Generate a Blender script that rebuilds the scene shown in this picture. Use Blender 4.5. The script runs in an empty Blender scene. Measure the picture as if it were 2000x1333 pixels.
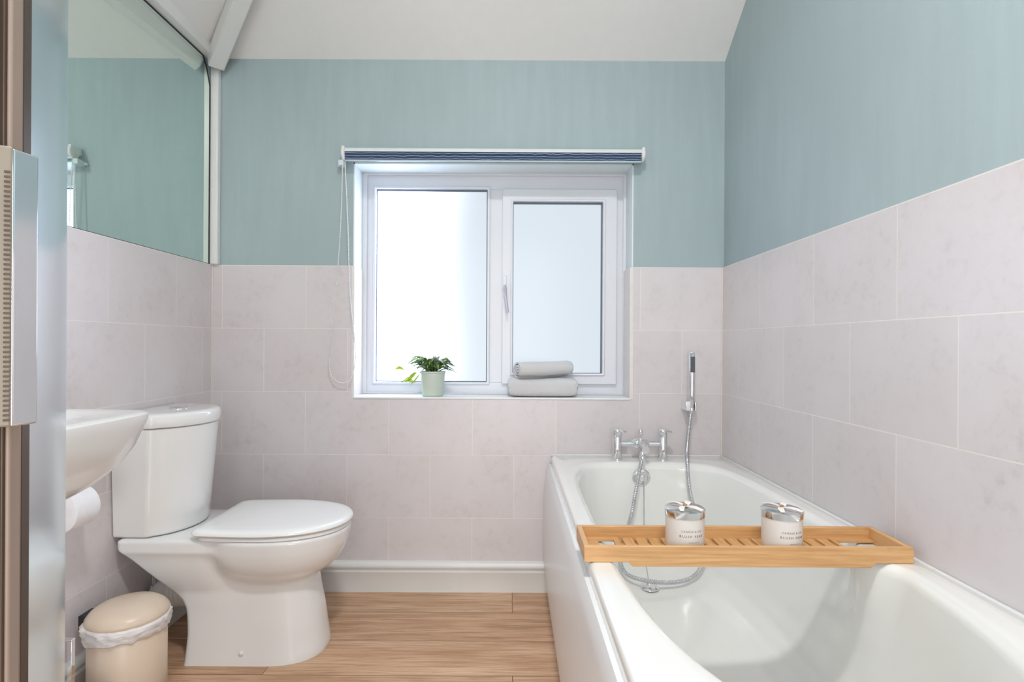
import bpy, bmesh, math, random
from mathutils import Vector, Matrix, noise
random.seed(4)
C = bpy.context.scene.collection
scn = bpy.context.scene
PI = math.pi

# ---------------------------------------------------------------- camera
cam_d = bpy.data.cameras.new('camera'); cam = bpy.data.objects.new('camera', cam_d); C.objects.link(cam)
cam_d.sensor_width = 36.0; cam_d.lens = 36.0*1080/2000
cam_d.shift_x = 0.001; cam_d.shift_y = 0.00325
cam_d.clip_start = 0.02; cam_d.clip_end = 50
cam.location = (0, 0, 0.994)
cam.matrix_world = Matrix.Translation((0, 0, 0.994)) @ Matrix.Rotation(math.radians(90), 4, 'X') @ Matrix.Rotation(0.0055, 4, 'Z')
scn.camera = cam
scn.view_settings.view_transform = 'Standard'
scn.view_settings.look = 'None'
scn.view_settings.gamma = 1.0
scn.view_settings.exposure = 0.25
scn.view_settings.use_curve_mapping = False

# ---------------------------------------------------------------- world and lights
w = bpy.data.worlds.new('world'); scn.world = w; w.use_nodes = True
w.node_tree.nodes['Background'].inputs[0].default_value = (0.93, 0.97, 1.0, 1)
w.node_tree.nodes['Background'].inputs[1].default_value = 2.2
def area(name, loc, rot, sx, sy, energy, col, shape='RECTANGLE'):
    l = bpy.data.lights.new(name, 'AREA'); l.shape = shape; l.size = sx
    if shape == 'RECTANGLE': l.size_y = sy
    l.energy = energy; l.color = col
    o = bpy.data.objects.new(name, l); C.objects.link(o); o.location = loc; o.rotation_euler = rot
    return o
# round ceiling lamp (its housing is built below)
area('ceiling_lamp_light', (0.05, 0.35, 2.655), (0, 0, 0), 0.22, 0.22, 23, (1.0, 0.985, 0.975), 'DISK')
# added soft fill light, set in the unseen doorway behind the camera
dl = area('doorway_fill', (0.0, -1.04, 1.03), (math.radians(90), 0, 0), 0.98, 2.0, 14, (1.0, 0.985, 0.98))
WINDOW_GLOW = 11.0

# ---------------------------------------------------------------- helpers
def tag(o, label=None, cat=None, group=None, kind=None):
    if label: o['label'] = label
    if cat: o['category'] = cat
    if group: o['group'] = group
    if kind: o['kind'] = kind
    return o
def empty(name, loc):
    o = bpy.data.objects.new(name, None); C.objects.link(o); o.location = loc; o.empty_display_size = 0.05
    return o
def origin_of(p):
    v = Vector((0, 0, 0))
    while p is not None:
        v += p.location; p = p.parent
    return v
class MB:
    def __init__(s): s.v = []; s.f = []
    def add(s, v, f):
        b = len(s.v); s.v += [tuple(p) for p in v]; s.f += [tuple(i+b for i in q) for q in f]; return s
    def box(s, x0, x1, y0, y1, z0, z1):
        v = [(x, y, z) for z in (z0, z1) for y in (y0, y1) for x in (x0, x1)]
        return s.add(v, [(0,2,3,1),(4,5,7,6),(0,1,5,4),(2,6,7,3),(0,4,6,2),(1,3,7,5)])
    def loft(s, rings, cap0=True, cap1=True, closed=True):
        n = len(rings[0]); v = [p for r in rings for p in r]; f = []
        for i in range(len(rings)-1):
            for j in range(n if closed else n-1):
                k = (j+1) % n
                f.append((i*n+j, i*n+k, (i+1)*n+k, (i+1)*n+j))
        if cap0: f.append(tuple(reversed(range(n))))
        if cap1: f.append(tuple((len(rings)-1)*n+j for j in range(n)))
        return s.add(v, f)
    def lathe(s, prof, c=(0,0,0), axis='Z', n=40, cap=True, rot=None):
        rings = []
        for r, h in prof:
            ring = []
            for j in range(n):
                a = 2*PI*j/n
                p = Vector((r*math.cos(a), r*math.sin(a), h))
                if axis == 'Y': p = Vector((p.x, p.z, p.y))
                if axis == 'X': p = Vector((p.z, p.x, p.y))
                if rot is not None: p = rot @ p
                ring.append(p + Vector(c))
            rings.append(ring)
        return s.loft(rings, cap, cap)
    def tube(s, pts, r, n=10, cap=True):
        pts = [Vector(p) for p in pts]; rings = []
        up = Vector((0.13, 0.21, 1)).normalized(); prev = None
        for i, p in enumerate(pts):
            t = (pts[min(i+1, len(pts)-1)] - pts[max(i-1, 0)]).normalized()
            if prev is None:
                u = t.cross(up).normalized() if abs(t.dot(up)) < 0.95 else t.cross(Vector((1,0,0))).normalized()
            else:
                u = (prev - t*prev.dot(t)).normalized()
            prev = u; v_ = t.cross(u)
            rr = r(i/(len(pts)-1)) if callable(r) else r
            rings.append([p + (u*math.cos(2*PI*j/n) + v_*math.sin(2*PI*j/n))*rr for j in range(n)])
        return s.loft(rings, cap, cap)
    def build(s, name, mat, parent=None, smooth=False, bevel=0, seg=2, autos=True, sub=0, base=None):
        me = bpy.data.meshes.new(name)
        off = origin_of(parent) if parent else Vector((0,0,0))
        loc = Vector((0,0,0))
        if base is not None: loc = Vector(base); off = off + loc
        me.from_pydata([tuple(Vector(p)-off) for p in s.v], [], s.f); me.update()
        bm = bmesh.new(); bm.from_mesh(me); bmesh.ops.recalc_face_normals(bm, faces=bm.faces); bm.to_mesh(me); bm.free()
        o = bpy.data.objects.new(name, me); C.objects.link(o); o.location = loc
        if parent: o.parent = parent
        me.materials.append(mat)
        if bevel:
            m = o.modifiers.new('bevel', 'BEVEL'); m.width = bevel; m.segments = seg; m.limit_method = 'ANGLE'; m.angle_limit = math.radians(35)
            m.harden_normals = False; smooth = True
        if sub:
            m = o.modifiers.new('sub', 'SUBSURF'); m.levels = sub; m.render_levels = sub
        if smooth:
            for p in me.polygons: p.use_smooth = True
            if autos:
                bm = bmesh.new(); bm.from_mesh(me)
                for e in bm.edges:
                    if len(e.link_faces) == 2 and e.calc_face_angle(0) > math.radians(50): e.smooth = False
                bm.to_mesh(me); bm.free()
        return o
def catmull(pts, k=10):
    P = [Vector(p) for p in pts]; P = [P[0]*2-P[1]] + P + [P[-1]*2-P[-2]]; out = []
    for i in range(1, len(P)-2):
        a, b, c, d = P[i-1:i+3]
        for j in range(k):
            t = j/k
            out.append(0.5*((2*b)+(c-a)*t+(2*a-5*b+4*c-d)*t*t+(3*b-a-3*c+d)*t**3))
    out.append(P[-2]); return out
def smax(a, b, k=0.03):
    h = max(0, min(1, 0.5+0.5*(a-b)/k)); return b+(a-b)*h + k*h*(1-h)
def lerp(a, b, t): return a+(b-a)*t
def interp(tab, x):
    if x <= tab[0][0]: return tab[0][1:]
    for p, q in zip(tab, tab[1:]):
        if x <= q[0]:
            t = (x-p[0])/(q[0]-p[0]); return tuple(lerp(a, b, t) for a, b in zip(p[1:], q[1:]))
    return tab[-1][1:]

# ---------------------------------------------------------------- materials
def s2l(c): return tuple(((x/255)/12.92 if x/255 <= .04045 else ((x/255+.055)/1.055)**2.4) for x in c) + (1,)
class NT:
    def __init__(s, name):
        s.m = bpy.data.materials.new(name); s.m.use_nodes = True; s.t = s.m.node_tree; s.b = s.t.nodes['Principled BSDF']
        s.out = s.t.nodes['Material Output']
    def n(s, typ, **kw):
        nd = s.t.nodes.new(typ)
        for k, v in kw.items():
            if k in nd.inputs.keys(): nd.inputs[k].default_value = v
            else: setattr(nd, k, v)
        return nd
    def l(s, a, b): s.t.links.new(a, b)
    def set(s, **kw):
        for k, v in kw.items(): s.b.inputs[k.replace('_', ' ')].default_value = v
        return s
    def coord(s, scale=(1,1,1), loc=(0,0,0)):
        tc = s.n('ShaderNodeTexCoord'); mp = s.n('ShaderNodeMapping'); s.l(tc.outputs['Object'], mp.inputs[0])
        mp.inputs['Scale'].default_value = scale; mp.inputs['Location'].default_value = loc
        return mp.outputs[0]
    def noise(s, vec, scale, detail=4, rough=0.5, lo=0.35, hi=0.65):
        nz = s.n('ShaderNodeTexNoise'); nz.inputs['Scale'].default_value = scale; nz.inputs['Detail'].default_value = detail; nz.inputs['Roughness'].default_value = rough
        s.l(vec, nz.inputs['Vector'])
        mr = s.n('ShaderNodeMapRange'); mr.inputs['From Min'].default_value = lo; mr.inputs['From Max'].default_value = hi
        s.l(nz.outputs['Fac'], mr.inputs['Value']); return mr.outputs[0]
    def mix(s, fac, a, b, typ='MIX'):
        m = s.n('ShaderNodeMix', data_type='RGBA', blend_type=typ)
        for sock, v in ((m.inputs['Factor'], fac), (m.inputs['A'], a), (m.inputs['B'], b)):
            if hasattr(v, 'links') or hasattr(v, 'is_linked'): s.l(v, sock)
            else: sock.default_value = v
        return m.outputs['Result']
    def bump(s, h, strength, dist=0.002):
        b = s.n('ShaderNodeBump'); b.inputs['Strength'].default_value = strength; b.inputs['Distance'].default_value = dist
        s.l(h, b.inputs['Height']); s.l(b.outputs[0], s.b.inputs['Normal'])
# fix Mix sockets: pick the colour sockets by type
def _mix(s, fac, a, b, typ='MIX'):
    m = s.t.nodes.new('ShaderNodeMix'); m.data_type = 'RGBA'; m.blend_type = typ
    ins = [i for i in m.inputs if i.enabled]
    F = m.inputs[0]; A = m.inputs[6]; B = m.inputs[7]
    for sock, v in ((F, fac), (A, a), (B, b)):
        if isinstance(v, bpy.types.NodeSocket): s.l(v, sock)
        else: sock.default_value = v
    return m.outputs[2]
NT.mix = _mix

def simple(name, col, rough=0.5, metal=0, noise_amt=0.0, nscale=20, **kw):
    t = NT(name); t.set(Roughness=rough, Metallic=metal, Base_Color=col)
    for k, v in kw.items(): t.b.inputs[k.replace('_', ' ')].default_value = v
    f = t.noise(t.coord(), nscale, 3)
    c2 = tuple(x*(1-noise_amt) for x in col[:3])+(1,)
    t.l(t.mix(f, col, c2), t.b.inputs['Base Color'])
    return t.m
M = {}
def paint_mat(name, col, streak=0.05):
    t = NT(name); t.set(Roughness=0.62)
    v = t.coord((1, 1, 0.12)); f1 = t.noise(v, 26, 5, 0.6); f2 = t.noise(t.coord(), 1.6, 3)
    c2 = tuple(x*(1+streak*1.6) for x in col[:3])+(1,); c3 = tuple(x*(1-streak) for x in col[:3])+(1,)
    a = t.mix(f1, col, c2); fm = t.n('ShaderNodeMath', operation='MULTIPLY'); fm.inputs[1].default_value = 0.7; t.l(f2, fm.inputs[0])
    t.l(t.mix(fm.outputs[0], a, c3), t.b.inputs['Base Color'])
    t.bump(t.noise(t.coord(), 180, 3), 0.12, 0.001)
    return t.m
M['teal'] = paint_mat('teal_wall_paint', s2l((161, 177, 180)))
M['ceil'] = paint_mat('white_ceiling_paint', s2l((232, 230, 228)), 0.015)
M['gloss_white'] = simple('white_gloss_trim', s2l((226, 226, 224)), 0.3, 0, 0.03, 8)
M['upvc'] = simple('white_window_plastic', s2l((222, 224, 230)), 0.28, 0, 0.02, 8)
M['reveal'] = simple('pale_reveal_paint', s2l((222, 232, 234)), 0.5, 0, 0.03, 8)
M['reveal_tile'] = simple('glare_white_reveal_tile', s2l((226, 220, 218)), 0.3, 0, 0.05, 30)  # same wall tile, whitened to paint in the glare beside the window
M['grout'] = simple('pale_grout', s2l((222, 214, 206)), 0.7, 0, 0.05, 40)
def ceramic(name, col, rough=0.12):
    t = NT(name); t.set(Roughness=rough, Base_Color=col); t.b.inputs['Coat Weight'].default_value = 0.5; t.b.inputs['Coat Roughness'].default_value = 0.04
    t.bump(t.noise(t.coord(), 5, 2), 0.03, 0.004)
    return t.m
M['ceramic'] = ceramic('white_glazed_ceramic', s2l((233, 233, 232)))
M['acrylic'] = ceramic('white_bath_acrylic', s2l((235, 235, 231)), 0.16)
M['seat'] = ceramic('white_toilet_seat_plastic', s2l((242, 242, 241)), 0.2)
M['panel'] = ceramic('white_bath_panel', s2l((236, 236, 236)), 0.32)
M['panel'].node_tree.nodes['Principled BSDF'].inputs['Coat Weight'].default_value = 0.12
M['chrome'] = simple('polished_chrome', (0.80, 0.81, 0.83, 1), 0.06, 1, 0.02, 10)
M['chrome_rough'] = simple('satin_chrome', (0.62, 0.63, 0.65, 1), 0.22, 1, 0.1, 30)
M['dark'] = simple('black_rubber', s2l((32, 32, 34)), 0.5, 0, 0.2, 40)
M['grey_nozzle'] = simple('grey_spray_face', s2l((95, 98, 104)), 0.4, 0, 0.4, 400)
M['brass'] = simple('brass_fitting', (0.55, 0.4, 0.2, 1), 0.3, 1, 0.2, 60)
M['white_plastic'] = simple('white_plastic', s2l((232, 232, 230)), 0.35, 0, 0.02, 20)
M['cream'] = simple('cream_enamel', s2l((224, 206, 186)), 0.32, 0, 0.04, 12)
M['bag'] = simple('white_bin_liner', s2l((236, 232, 230)), 0.4, 0, 0.03, 30)
M['paper'] = simple('white_tissue_paper', s2l((240, 240, 244)), 0.95, 0, 0.04, 60)
M['card'] = simple('grey_cardboard', s2l((168, 160, 150)), 0.9, 0, 0.1, 60)
def towel_mat():
    t = NT('white_terry_cloth'); t.set(Base_Color=s2l((245, 245, 247)), Roughness=0.95)
    t.b.inputs['Sheen Weight'].default_value = 0.4
    t.bump(t.noise(t.coord(), 420, 4, 0.7), 0.8, 0.003); return t.m
M['towel'] = towel_mat()

def tile_mat(name, ax, ox):
    BW, RH = 0.3365, 0.2535
    t = NT(name)
    tc = t.n('ShaderNodeTexCoord'); sp = t.n('ShaderNodeSeparateXYZ'); t.l(tc.outputs['Object'], sp.inputs[0])
    a1 = t.n('ShaderNodeMath', operation='ADD'); t.l(sp.outputs[ax], a1.inputs[0]); a1.inputs[1].default_value = ox
    a2 = t.n('ShaderNodeMath', operation='ADD'); t.l(sp.outputs['Z'], a2.inputs[0]); a2.inputs[1].default_value = 0.2130+0.00125
    cb = t.n('ShaderNodeCombineXYZ'); t.l(a1.outputs[0], cb.inputs[0]); t.l(a2.outputs[0], cb.inputs[1])
    br = t.n('ShaderNodeTexBrick'); t.l(cb.outputs[0], br.inputs['Vector'])
    br.offset = 0.5; br.offset_frequency = 2; br.squash = 1
    br.inputs['Scale'].default_value = 1; br.inputs['Brick Width'].default_value = BW; br.inputs['Row Height'].default_value = RH
    br.inputs['Mortar Size'].default_value = 0.0017; br.inputs['Mortar Smooth'].default_value = 0.15; br.inputs['Bias'].default_value = 0
    br.inputs['Color1'].default_value = s2l((216, 210, 212)); br.inputs['Color2'].default_value = s2l((210, 203, 204)); br.inputs['Mortar'].default_value = s2l((226, 217, 208))
    f1 = t.noise(t.coord((1,1,1)), 5, 6, 0.65, 0.4, 0.7); f2 = t.noise(t.coord((1,1,1)), 34, 5, 0.7, 0.5, 0.75)
    sc = t.n('ShaderNodeMath', operation='MULTIPLY'); t.l(f1, sc.inputs[0]); sc.inputs[1].default_value = 0.55
    sc2 = t.n('ShaderNodeMath', operation='MULTIPLY'); t.l(f2, sc2.inputs[0]); t.l(f1, sc2.inputs[1])
    c = t.mix(sc.outputs[0], br.outputs['Color'], s2l((204, 197, 197)))
    c = t.mix(sc2.outputs[0], c, s2l((194, 185, 183)))
    inv = t.n('ShaderNodeMath', operation='SUBTRACT'); inv.inputs[0].default_value = 1; t.l(br.outputs['Fac'], inv.inputs[1])
    c = t.mix(br.outputs['Fac'], c, s2l((228, 222, 216)))
    t.l(c, t.b.inputs['Base Color'])
    t.set(Roughness=0.32); t.b.inputs['Specular IOR Level'].default_value = 0.5
    h = t.n('ShaderNodeMath', operation='MULTIPLY_ADD'); t.l(f2, h.inputs[0]); h.inputs[1].default_value = 0.04; t.l(inv.outputs[0], h.inputs[2])
    t.bump(h.outputs[0], 0.6, 0.0015)
    return t.m
M['tile_back'] = tile_mat('beige_wall_tile_back', 'X', 1.163+0.3365*2)
M['tile_right'] = tile_mat('beige_wall_tile_right', 'Y', 0.3365*6-1.2185)
M['tile_left'] = tile_mat('beige_wall_tile_left', 'Y', 0.3365*8-1.651)

def floor_mat():
    t = NT('oak_laminate_floor')
    tc = t.n('ShaderNodeTexCoord'); mp = t.n('ShaderNodeMapping'); t.l(tc.outputs['Object'], mp.inputs[0]); mp.inputs['Location'].default_value = (2.24, -2.045+0.195*21, 0)
    br = t.n('ShaderNodeTexBrick'); t.l(mp.outputs[0], br.inputs['Vector']); br.offset = 0.5; br.offset_frequency = 3
    br.inputs['Scale'].default_value = 1; br.inputs['Brick Width'].default_value = 1.5; br.inputs['Row Height'].default_value = 0.195
    br.inputs['Mortar Size'].default_value = 0.0012; br.inputs['Mortar Smooth'].default_value = 0.2
    br.inputs['Color1'].default_value = (0.2,0.2,0.2,1); br.inputs['Color2'].default_value = (0.8,0.8,0.8,1)
    # shift the grain per plank
    sep = t.n('ShaderNodeMath', operation='MULTIPLY'); t.l(br.outputs['Color'], sep.inputs[0]); sep.inputs[1].default_value = 7
    cb = t.n('ShaderNodeCombineXYZ'); t.l(sep.outputs[0], cb.inputs[2]); t.l(sep.outputs[0], cb.inputs[0])
    ad = t.n('ShaderNodeVectorMath', operation='ADD'); t.l(tc.outputs['Object'], ad.inputs[0]); t.l(cb.outputs[0], ad.inputs[1])
    m2 = t.n('ShaderNodeMapping'); t.l(ad.outputs[0], m2.inputs[0]); m2.inputs['Scale'].default_value = (0.9, 9, 1)
    g1 = t.noise(m2.outputs[0], 2.2, 8, 0.62, 0.3, 0.7)
    m3 = t.n('ShaderNodeMapping'); t.l(ad.outputs[0], m3.inputs[0]); m3.inputs['Scale'].default_value = (1.5, 34, 1)
    g2 = t.noise(m3.outputs[0], 3.5, 6, 0.7, 0.45, 0.75)
    c = t.mix(g1, s2l((228, 192, 160)), s2l((182, 140, 106)))
    c = t.mix(g2, c, s2l((150, 112, 82)))
    tint = t.mix(0.22, c, br.outputs['Color'], 'SOFT_LIGHT')
    c = t.mix(br.outputs['Fac'], tint, s2l((96, 68, 48)))
    t.l(c, t.b.inputs['Base Color']); t.set(Roughness=0.42)
    t.bump(g2, 0.08, 0.001)
    return t.m
M['floor'] = floor_mat()

def bamboo(name, axis=0):
    t = NT(name); s = [60, 60, 60]; s[axis] = 3
    g = t.noise(t.coord(tuple(s)), 2.2, 6, 0.6, 0.3, 0.75)
    s2 = [14, 14, 14]; s2[axis] = 9
    kn = t.noise(t.coord(tuple(s2)), 1.1, 2, 0.5, 0.66, 0.8)
    c = t.mix(g, s2l((222, 178, 125)), s2l((188, 136, 84)))
    c = t.mix(kn, c, s2l((166, 116, 68)))
    t.l(c, t.b.inputs['Base Color']); t.set(Roughness=0.42); t.b.inputs['Coat Weight'].default_value = 0.15
    t.bump(g, 0.08, 0.0006)
    return t.m
M['bamboo_x'] = bamboo('bamboo_along_tray', 0); M['bamboo_y'] = bamboo('bamboo_across_tray', 1)

def glow_mat():
    t = NT('frosted_window_glass'); t.t.nodes.remove(t.b)
    # daylight diffused by the frosted pane: blurred garden low down on the right, sky elsewhere
    tc = t.n('ShaderNodeTexCoord'); mp = t.n('ShaderNodeMapping'); t.l(tc.outputs['Object'], mp.inputs[0]); mp.inputs['Scale'].default_value = (1.5, 1, 1.1)
    f = t.noise(mp.outputs[0], 1.3, 1, 0.4, 0.25, 0.75)
    sp = t.n('ShaderNodeSeparateXYZ'); t.l(tc.outputs['Object'], sp.inputs[0])
    mx = t.n('ShaderNodeMapRange'); t.l(sp.outputs['X'], mx.inputs['Value']); mx.inputs['From Min'].default_value = -0.62; mx.inputs['From Max'].default_value = 0.10; mx.inputs['To Min'].default_value = 0.0; mx.interpolation_type = 'SMOOTHSTEP'
    mz = t.n('ShaderNodeMapRange'); t.l(sp.outputs['Z'], mz.inputs['Value']); mz.inputs['From Min'].default_value = 1.95; mz.inputs['From Max'].default_value = 1.05
    mm = t.n('ShaderNodeMath', operation='MULTIPLY'); t.l(mx.outputs[0], mm.inputs[0]); t.l(mz.outputs[0], mm.inputs[1])
    md = t.n('ShaderNodeMath', operation='MULTIPLY_ADD'); t.l(f, md.inputs[0]); md.inputs[1].default_value = 0.12; t.l(mm.outputs[0], md.inputs[2])
    inv = t.n('ShaderNodeMath', operation='SUBTRACT'); inv.use_clamp = True; inv.inputs[0].default_value = 1.0; t.l(md.outputs[0], inv.inputs[1])
    pw = t.n('ShaderNodeMath', operation='POWER'); t.l(inv.outputs[0], pw.inputs[0]); pw.inputs[1].default_value = 2.6
    md = t.n('ShaderNodeMath', operation='SUBTRACT'); md.inputs[0].default_value = 1.0; t.l(pw.outputs[0], md.inputs[1])
    c = t.mix(md.outputs[0], (0.84, 0.94, 1.20, 1), (0.055, 0.061, 0.067, 1))
    e = t.n('ShaderNodeEmission'); t.l(c, e.inputs[0]); e.inputs[1].default_value = WINDOW_GLOW
    g = t.n('ShaderNodeBsdfGlossy'); g.inputs['Roughness'].default_value = 0.25
    a = t.n('ShaderNodeMixShader'); a.inputs[0].default_value = 0.04
    t.l(e.outputs[0], a.inputs[1]); t.l(g.outputs[0], a.inputs[2]); t.l(a.outputs[0], t.out.inputs[0])
    return t.m
M['glow'] = glow_mat()
def mirror_mat(name, col, rough=0.0):
    t = NT(name); t.set(Base_Color=col, Metallic=1, Roughness=rough); return t.m
M['mirror'] = mirror_mat('green_tinted_mirror', (0.80, 0.90, 0.85, 1))
def shower_glass():
    t = NT('curved_shower_glass')
    t.t.nodes.remove(t.b)
    g = t.n('ShaderNodeBsdfGlossy'); g.inputs['Roughness'].default_value = 0.2; g.inputs['Color'].default_value = (0.90, 0.95, 0.98, 1)
    tr = t.n('ShaderNodeBsdfTransparent'); tr.inputs['Color'].default_value = (0.86, 0.93, 0.93, 1)
    lw = t.n('ShaderNodeLayerWeight'); lw.inputs['Blend'].default_value = 0.55
    mr = t.n('ShaderNodeMapRange'); t.l(lw.outputs['Facing'], mr.inputs[0]); mr.inputs['From Min'].default_value = 0.0; mr.inputs['From Max'].default_value = 0.75; mr.inputs['To Min'].default_value = 0.45; mr.inputs['To Max'].default_value = 0.97
    m = t.n('ShaderNodeMixShader'); t.l(mr.outputs[0], m.inputs[0]); t.l(tr.outputs[0], m.inputs[1]); t.l(g.outputs[0], m.inputs[2]); t.l(m.outputs[0], t.out.inputs[0])
    return t.m
M['shower_glass'] = shower_glass()
M['alu'] = simple('warm_satin_aluminium', s2l((150, 133, 121)), 0.55, 0.4, 0.12, 6)
M['alu_dark'] = simple('dark_bronze_gap', s2l((88, 72, 60)), 0.4, 0.5, 0.2, 10)
M['handle_metal'] = simple('polished_handle_metal', (0.74, 0.77, 0.79, 1), 0.12, 1, 0.03, 10)
M['leaf'] = None
def leaf_mat(name, a, b):
    t = NT(name); f = t.noise(t.coord((1,1,1)), 55, 4, 0.6, 0.42, 0.6)
    c = t.mix(f, a, b); t.l(c, t.b.inputs['Base Color']); t.set(Roughness=0.45)
    tr = t.n('ShaderNodeBsdfTranslucent'); t.l(c, tr.inputs[0]); ms = t.n('ShaderNodeMixShader'); ms.inputs[0].default_value = 0.5
    t.l(t.b.outputs[0], ms.inputs[1]); t.l(tr.outputs[0], ms.inputs[2]); t.l(ms.outputs[0], t.out.inputs[0])
    return t.m
M['leaf'] = leaf_mat('green_leaf', s2l((92, 142, 62)), s2l((172, 206, 118)))
M['leaf_pale'] = leaf_mat('variegated_leaf', s2l((138, 164, 134)), s2l((226, 236, 214)))
M['leaf_lime'] = leaf_mat('lime_leaf', s2l((186, 212, 48)), s2l((214, 232, 110)))
M['stem'] = leaf_mat('plant_stem', s2l((110, 130, 80)), s2l((120, 105, 75)))
M['soil'] = simple('potting_soil', s2l((70, 58, 46)), 0.95, 0, 0.6, 200)
M['pot'] = simple('pale_sage_pot', s2l((196, 208, 196)), 0.45, 0, 0.04, 20)

def blind_mat():
    t = NT('navy_blind_fabric'); t.set(Roughness=0.85)
    tc = t.n('ShaderNodeTexCoord'); nz = t.n('ShaderNodeTexNoise'); mp = t.n('ShaderNodeMapping'); t.l(tc.outputs['Object'], mp.inputs[0]); mp.inputs['Scale'].default_value = (22, 0, 25)
    t.l(mp.outputs[0], nz.inputs['Vector']); nz.inputs['Scale'].default_value = 1.0; nz.inputs['Detail'].default_value = 2
    sp = t.n('ShaderNodeSeparateXYZ'); t.l(tc.outputs['Object'], sp.inputs[0])
    a = t.n('ShaderNodeMath', operation='MULTIPLY_ADD'); t.l(nz.outputs['Fac'], a.inputs[0]); a.inputs[1].default_value = 0.0085; t.l(sp.outputs['Z'], a.inputs[2])
    b = t.n('ShaderNodeMath', operation='PINGPONG'); t.l(a.outputs[0], b.inputs[0]); b.inputs[1].default_value = 0.0052
    cmp = t.n('ShaderNodeMath', operation='LESS_THAN'); t.l(b.outputs[0], cmp.inputs[0]); cmp.inputs[1].default_value = 0.0007
    t.l(t.mix(cmp.outputs[0], s2l((48, 66, 94)), s2l((176, 192, 212))), t.b.inputs['Base Color'])
    return t.m
M['blind_navy'] = blind_mat()
M['blind_white'] = simple('white_blind_backing', s2l((224, 228, 226)), 0.6, 0, 0.04, 30)

# ---------------------------------------------------------------- the room shell
XL, XR, YB = -1.204, 0.850, 2.227          # tile faces
TZ = 1.308                                  # top of the tiling
YF = -1.0
ZC = 2.143; SL = 0.63; ZT = 2.75
WX0, WX1, WZ0, WZ1 = -0.640, 0.492, 0.780, 1.727
WD = 0.14
st = lambda o: tag(o, kind='structure')
def struct(name, mb, mat, **kw): return st(mb.build(name, mat, **kw))
struct('floor', MB().box(XL-0.3, XR+0.3, YF-0.1, YB+0.3, -0.1, 0), M['floor'])
yb = YB+0.008; xr = XR+0.009; xl = XL-0.006
# back wall: painted masonry with the window opening
wb = struct('wall_back', MB().box(xl-0.2, WX0, yb, yb+0.3, 0, 2.9).box(WX1, xr+0.2, yb, yb+0.3, 0, 2.9)
       .box(WX0, WX1, yb, yb+0.3, WZ1, 2.9).box(WX0, WX1, yb, yb+0.3, 0, WZ0-0.012), M['teal'])
def tiles_back():
    m = MB(); g = 0
    m.box(XL, WX0-0.004, YB, yb, 0.0, TZ); m.box(WX1-0.008, XR, YB, yb, 0.0, TZ)
    m.box(WX0-0.004, WX1-0.008, YB, yb, 0.0, WZ0-0.006)
    return m
st(tag(tiles_back().build('wall_tiling', M['tile_back'], wb), kind='structure'))
st(MB().box(WX0, WX1, yb+0.001, YB+WD, WZ1-0.006, WZ1+0.001).box(WX0-0.001, WX0+0.005, yb+0.001, YB+WD+0.1, TZ, WZ1).box(WX1-0.005, WX1+0.001, yb+0.001, YB+WD+0.1, TZ, WZ1).build('window_reveal', M['reveal'], wb))
st(MB().box(WX0-0.004, WX0+0.008, YB-0.0005, YB+WD, WZ0-0.006, TZ).box(WX1-0.014, WX1+0.001, YB-0.0005, YB+WD, WZ0-0.006, TZ).build('reveal_tiling', M['reveal_tile'], wb, bevel=0.0015))
# right wall
wr = struct('wall_right', MB().box(xr, xr+0.2, YF-0.1, yb, 0, 3.0), M['teal'])
st(MB().box(XR, xr, YF, YB, 0, TZ).build('wall_tiling', M['tile_right'], wr))
# left wall
wl = struct('wall_left', MB().box(xl-0.2, xl, YF-0.1, yb, 0, 2.3), M['teal'])
st(MB().box(xl, XL, YF, YB, 0, TZ).build('wall_tiling', M['tile_left'], wl))
# unseen front wall, its doorway opening put in to let fill light through
struct('wall_front', MB().box(xl, -0.5, YF-0.1, YF, 0, 2.9).box(0.5, xr, YF-0.1, YF, 0, 2.9).box(-0.5, 0.5, YF-0.1, YF, 2.05, 2.9), M['teal'])
# hipped ceiling: back slope, left slope, flat top
run = (ZT-ZC)/SL
cx = xl+run; cy = yb-run
cm = MB()
cv = [(xl, yb, ZC), (xr, yb, ZC), (xr, cy, ZT), (cx, cy, ZT), (xl, YF-0.1, ZC), (cx, YF-0.1, ZT), (xr, YF-0.1, ZT)]
cv2 = [(x, y, z+0.12) for x, y, z in cv]
cm.add(cv+cv2, [(0,1,2,3), (4,0,3,5), (3,2,6,5), (7,8,9,10), (11,7,10,12), (10,9,13,12), (0,1,8,7), (1,2,9,8), (2,6,13,9), (6,5,12,13), (5,4,11,12), (4,0,7,11)])
struct('ceiling', cm, M['ceil'])
# hip beam: boxed timber running up the hip from the corner
def hip_beam():
    d = Vector((1, -1, SL)).normalized(); side = Vector((1, 1, 0)).normalized(); nrm = d.cross(side).normalized()
    if nrm.z > 0: nrm = -nrm
    p0 = Vector((xl+0.030, yb-0.041, ZC-0.034)); p1 = Vector((cx, cy, ZT))+Vector((-0.012, 0.004, -0.002))
    rings = []
    for p in (p0, p1):
        ring = []
        for a, b in ((-1, 0.03), (-1, -0.038), (1, -0.038), (1, 0.03)):
            ring.append(p+side*a*0.030 + (-nrm)*b)
        rings.append(ring)
    return MB().loft(rings)
struct('trim_1', hip_beam(), M['gloss_white'], bevel=0.006)
# eaves ledge along the left wall and white corner upright
struct('trim_2', MB().box(xl, xl+0.035, YF, yb-0.01, 2.119, ZC+0.03), M['gloss_white'], bevel=0.004)
struct('trim_3', MB().box(xl+0.001, xl+0.034, yb-0.026, yb, TZ, ZC-0.03), M['gloss_white'], bevel=0.005)
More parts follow.
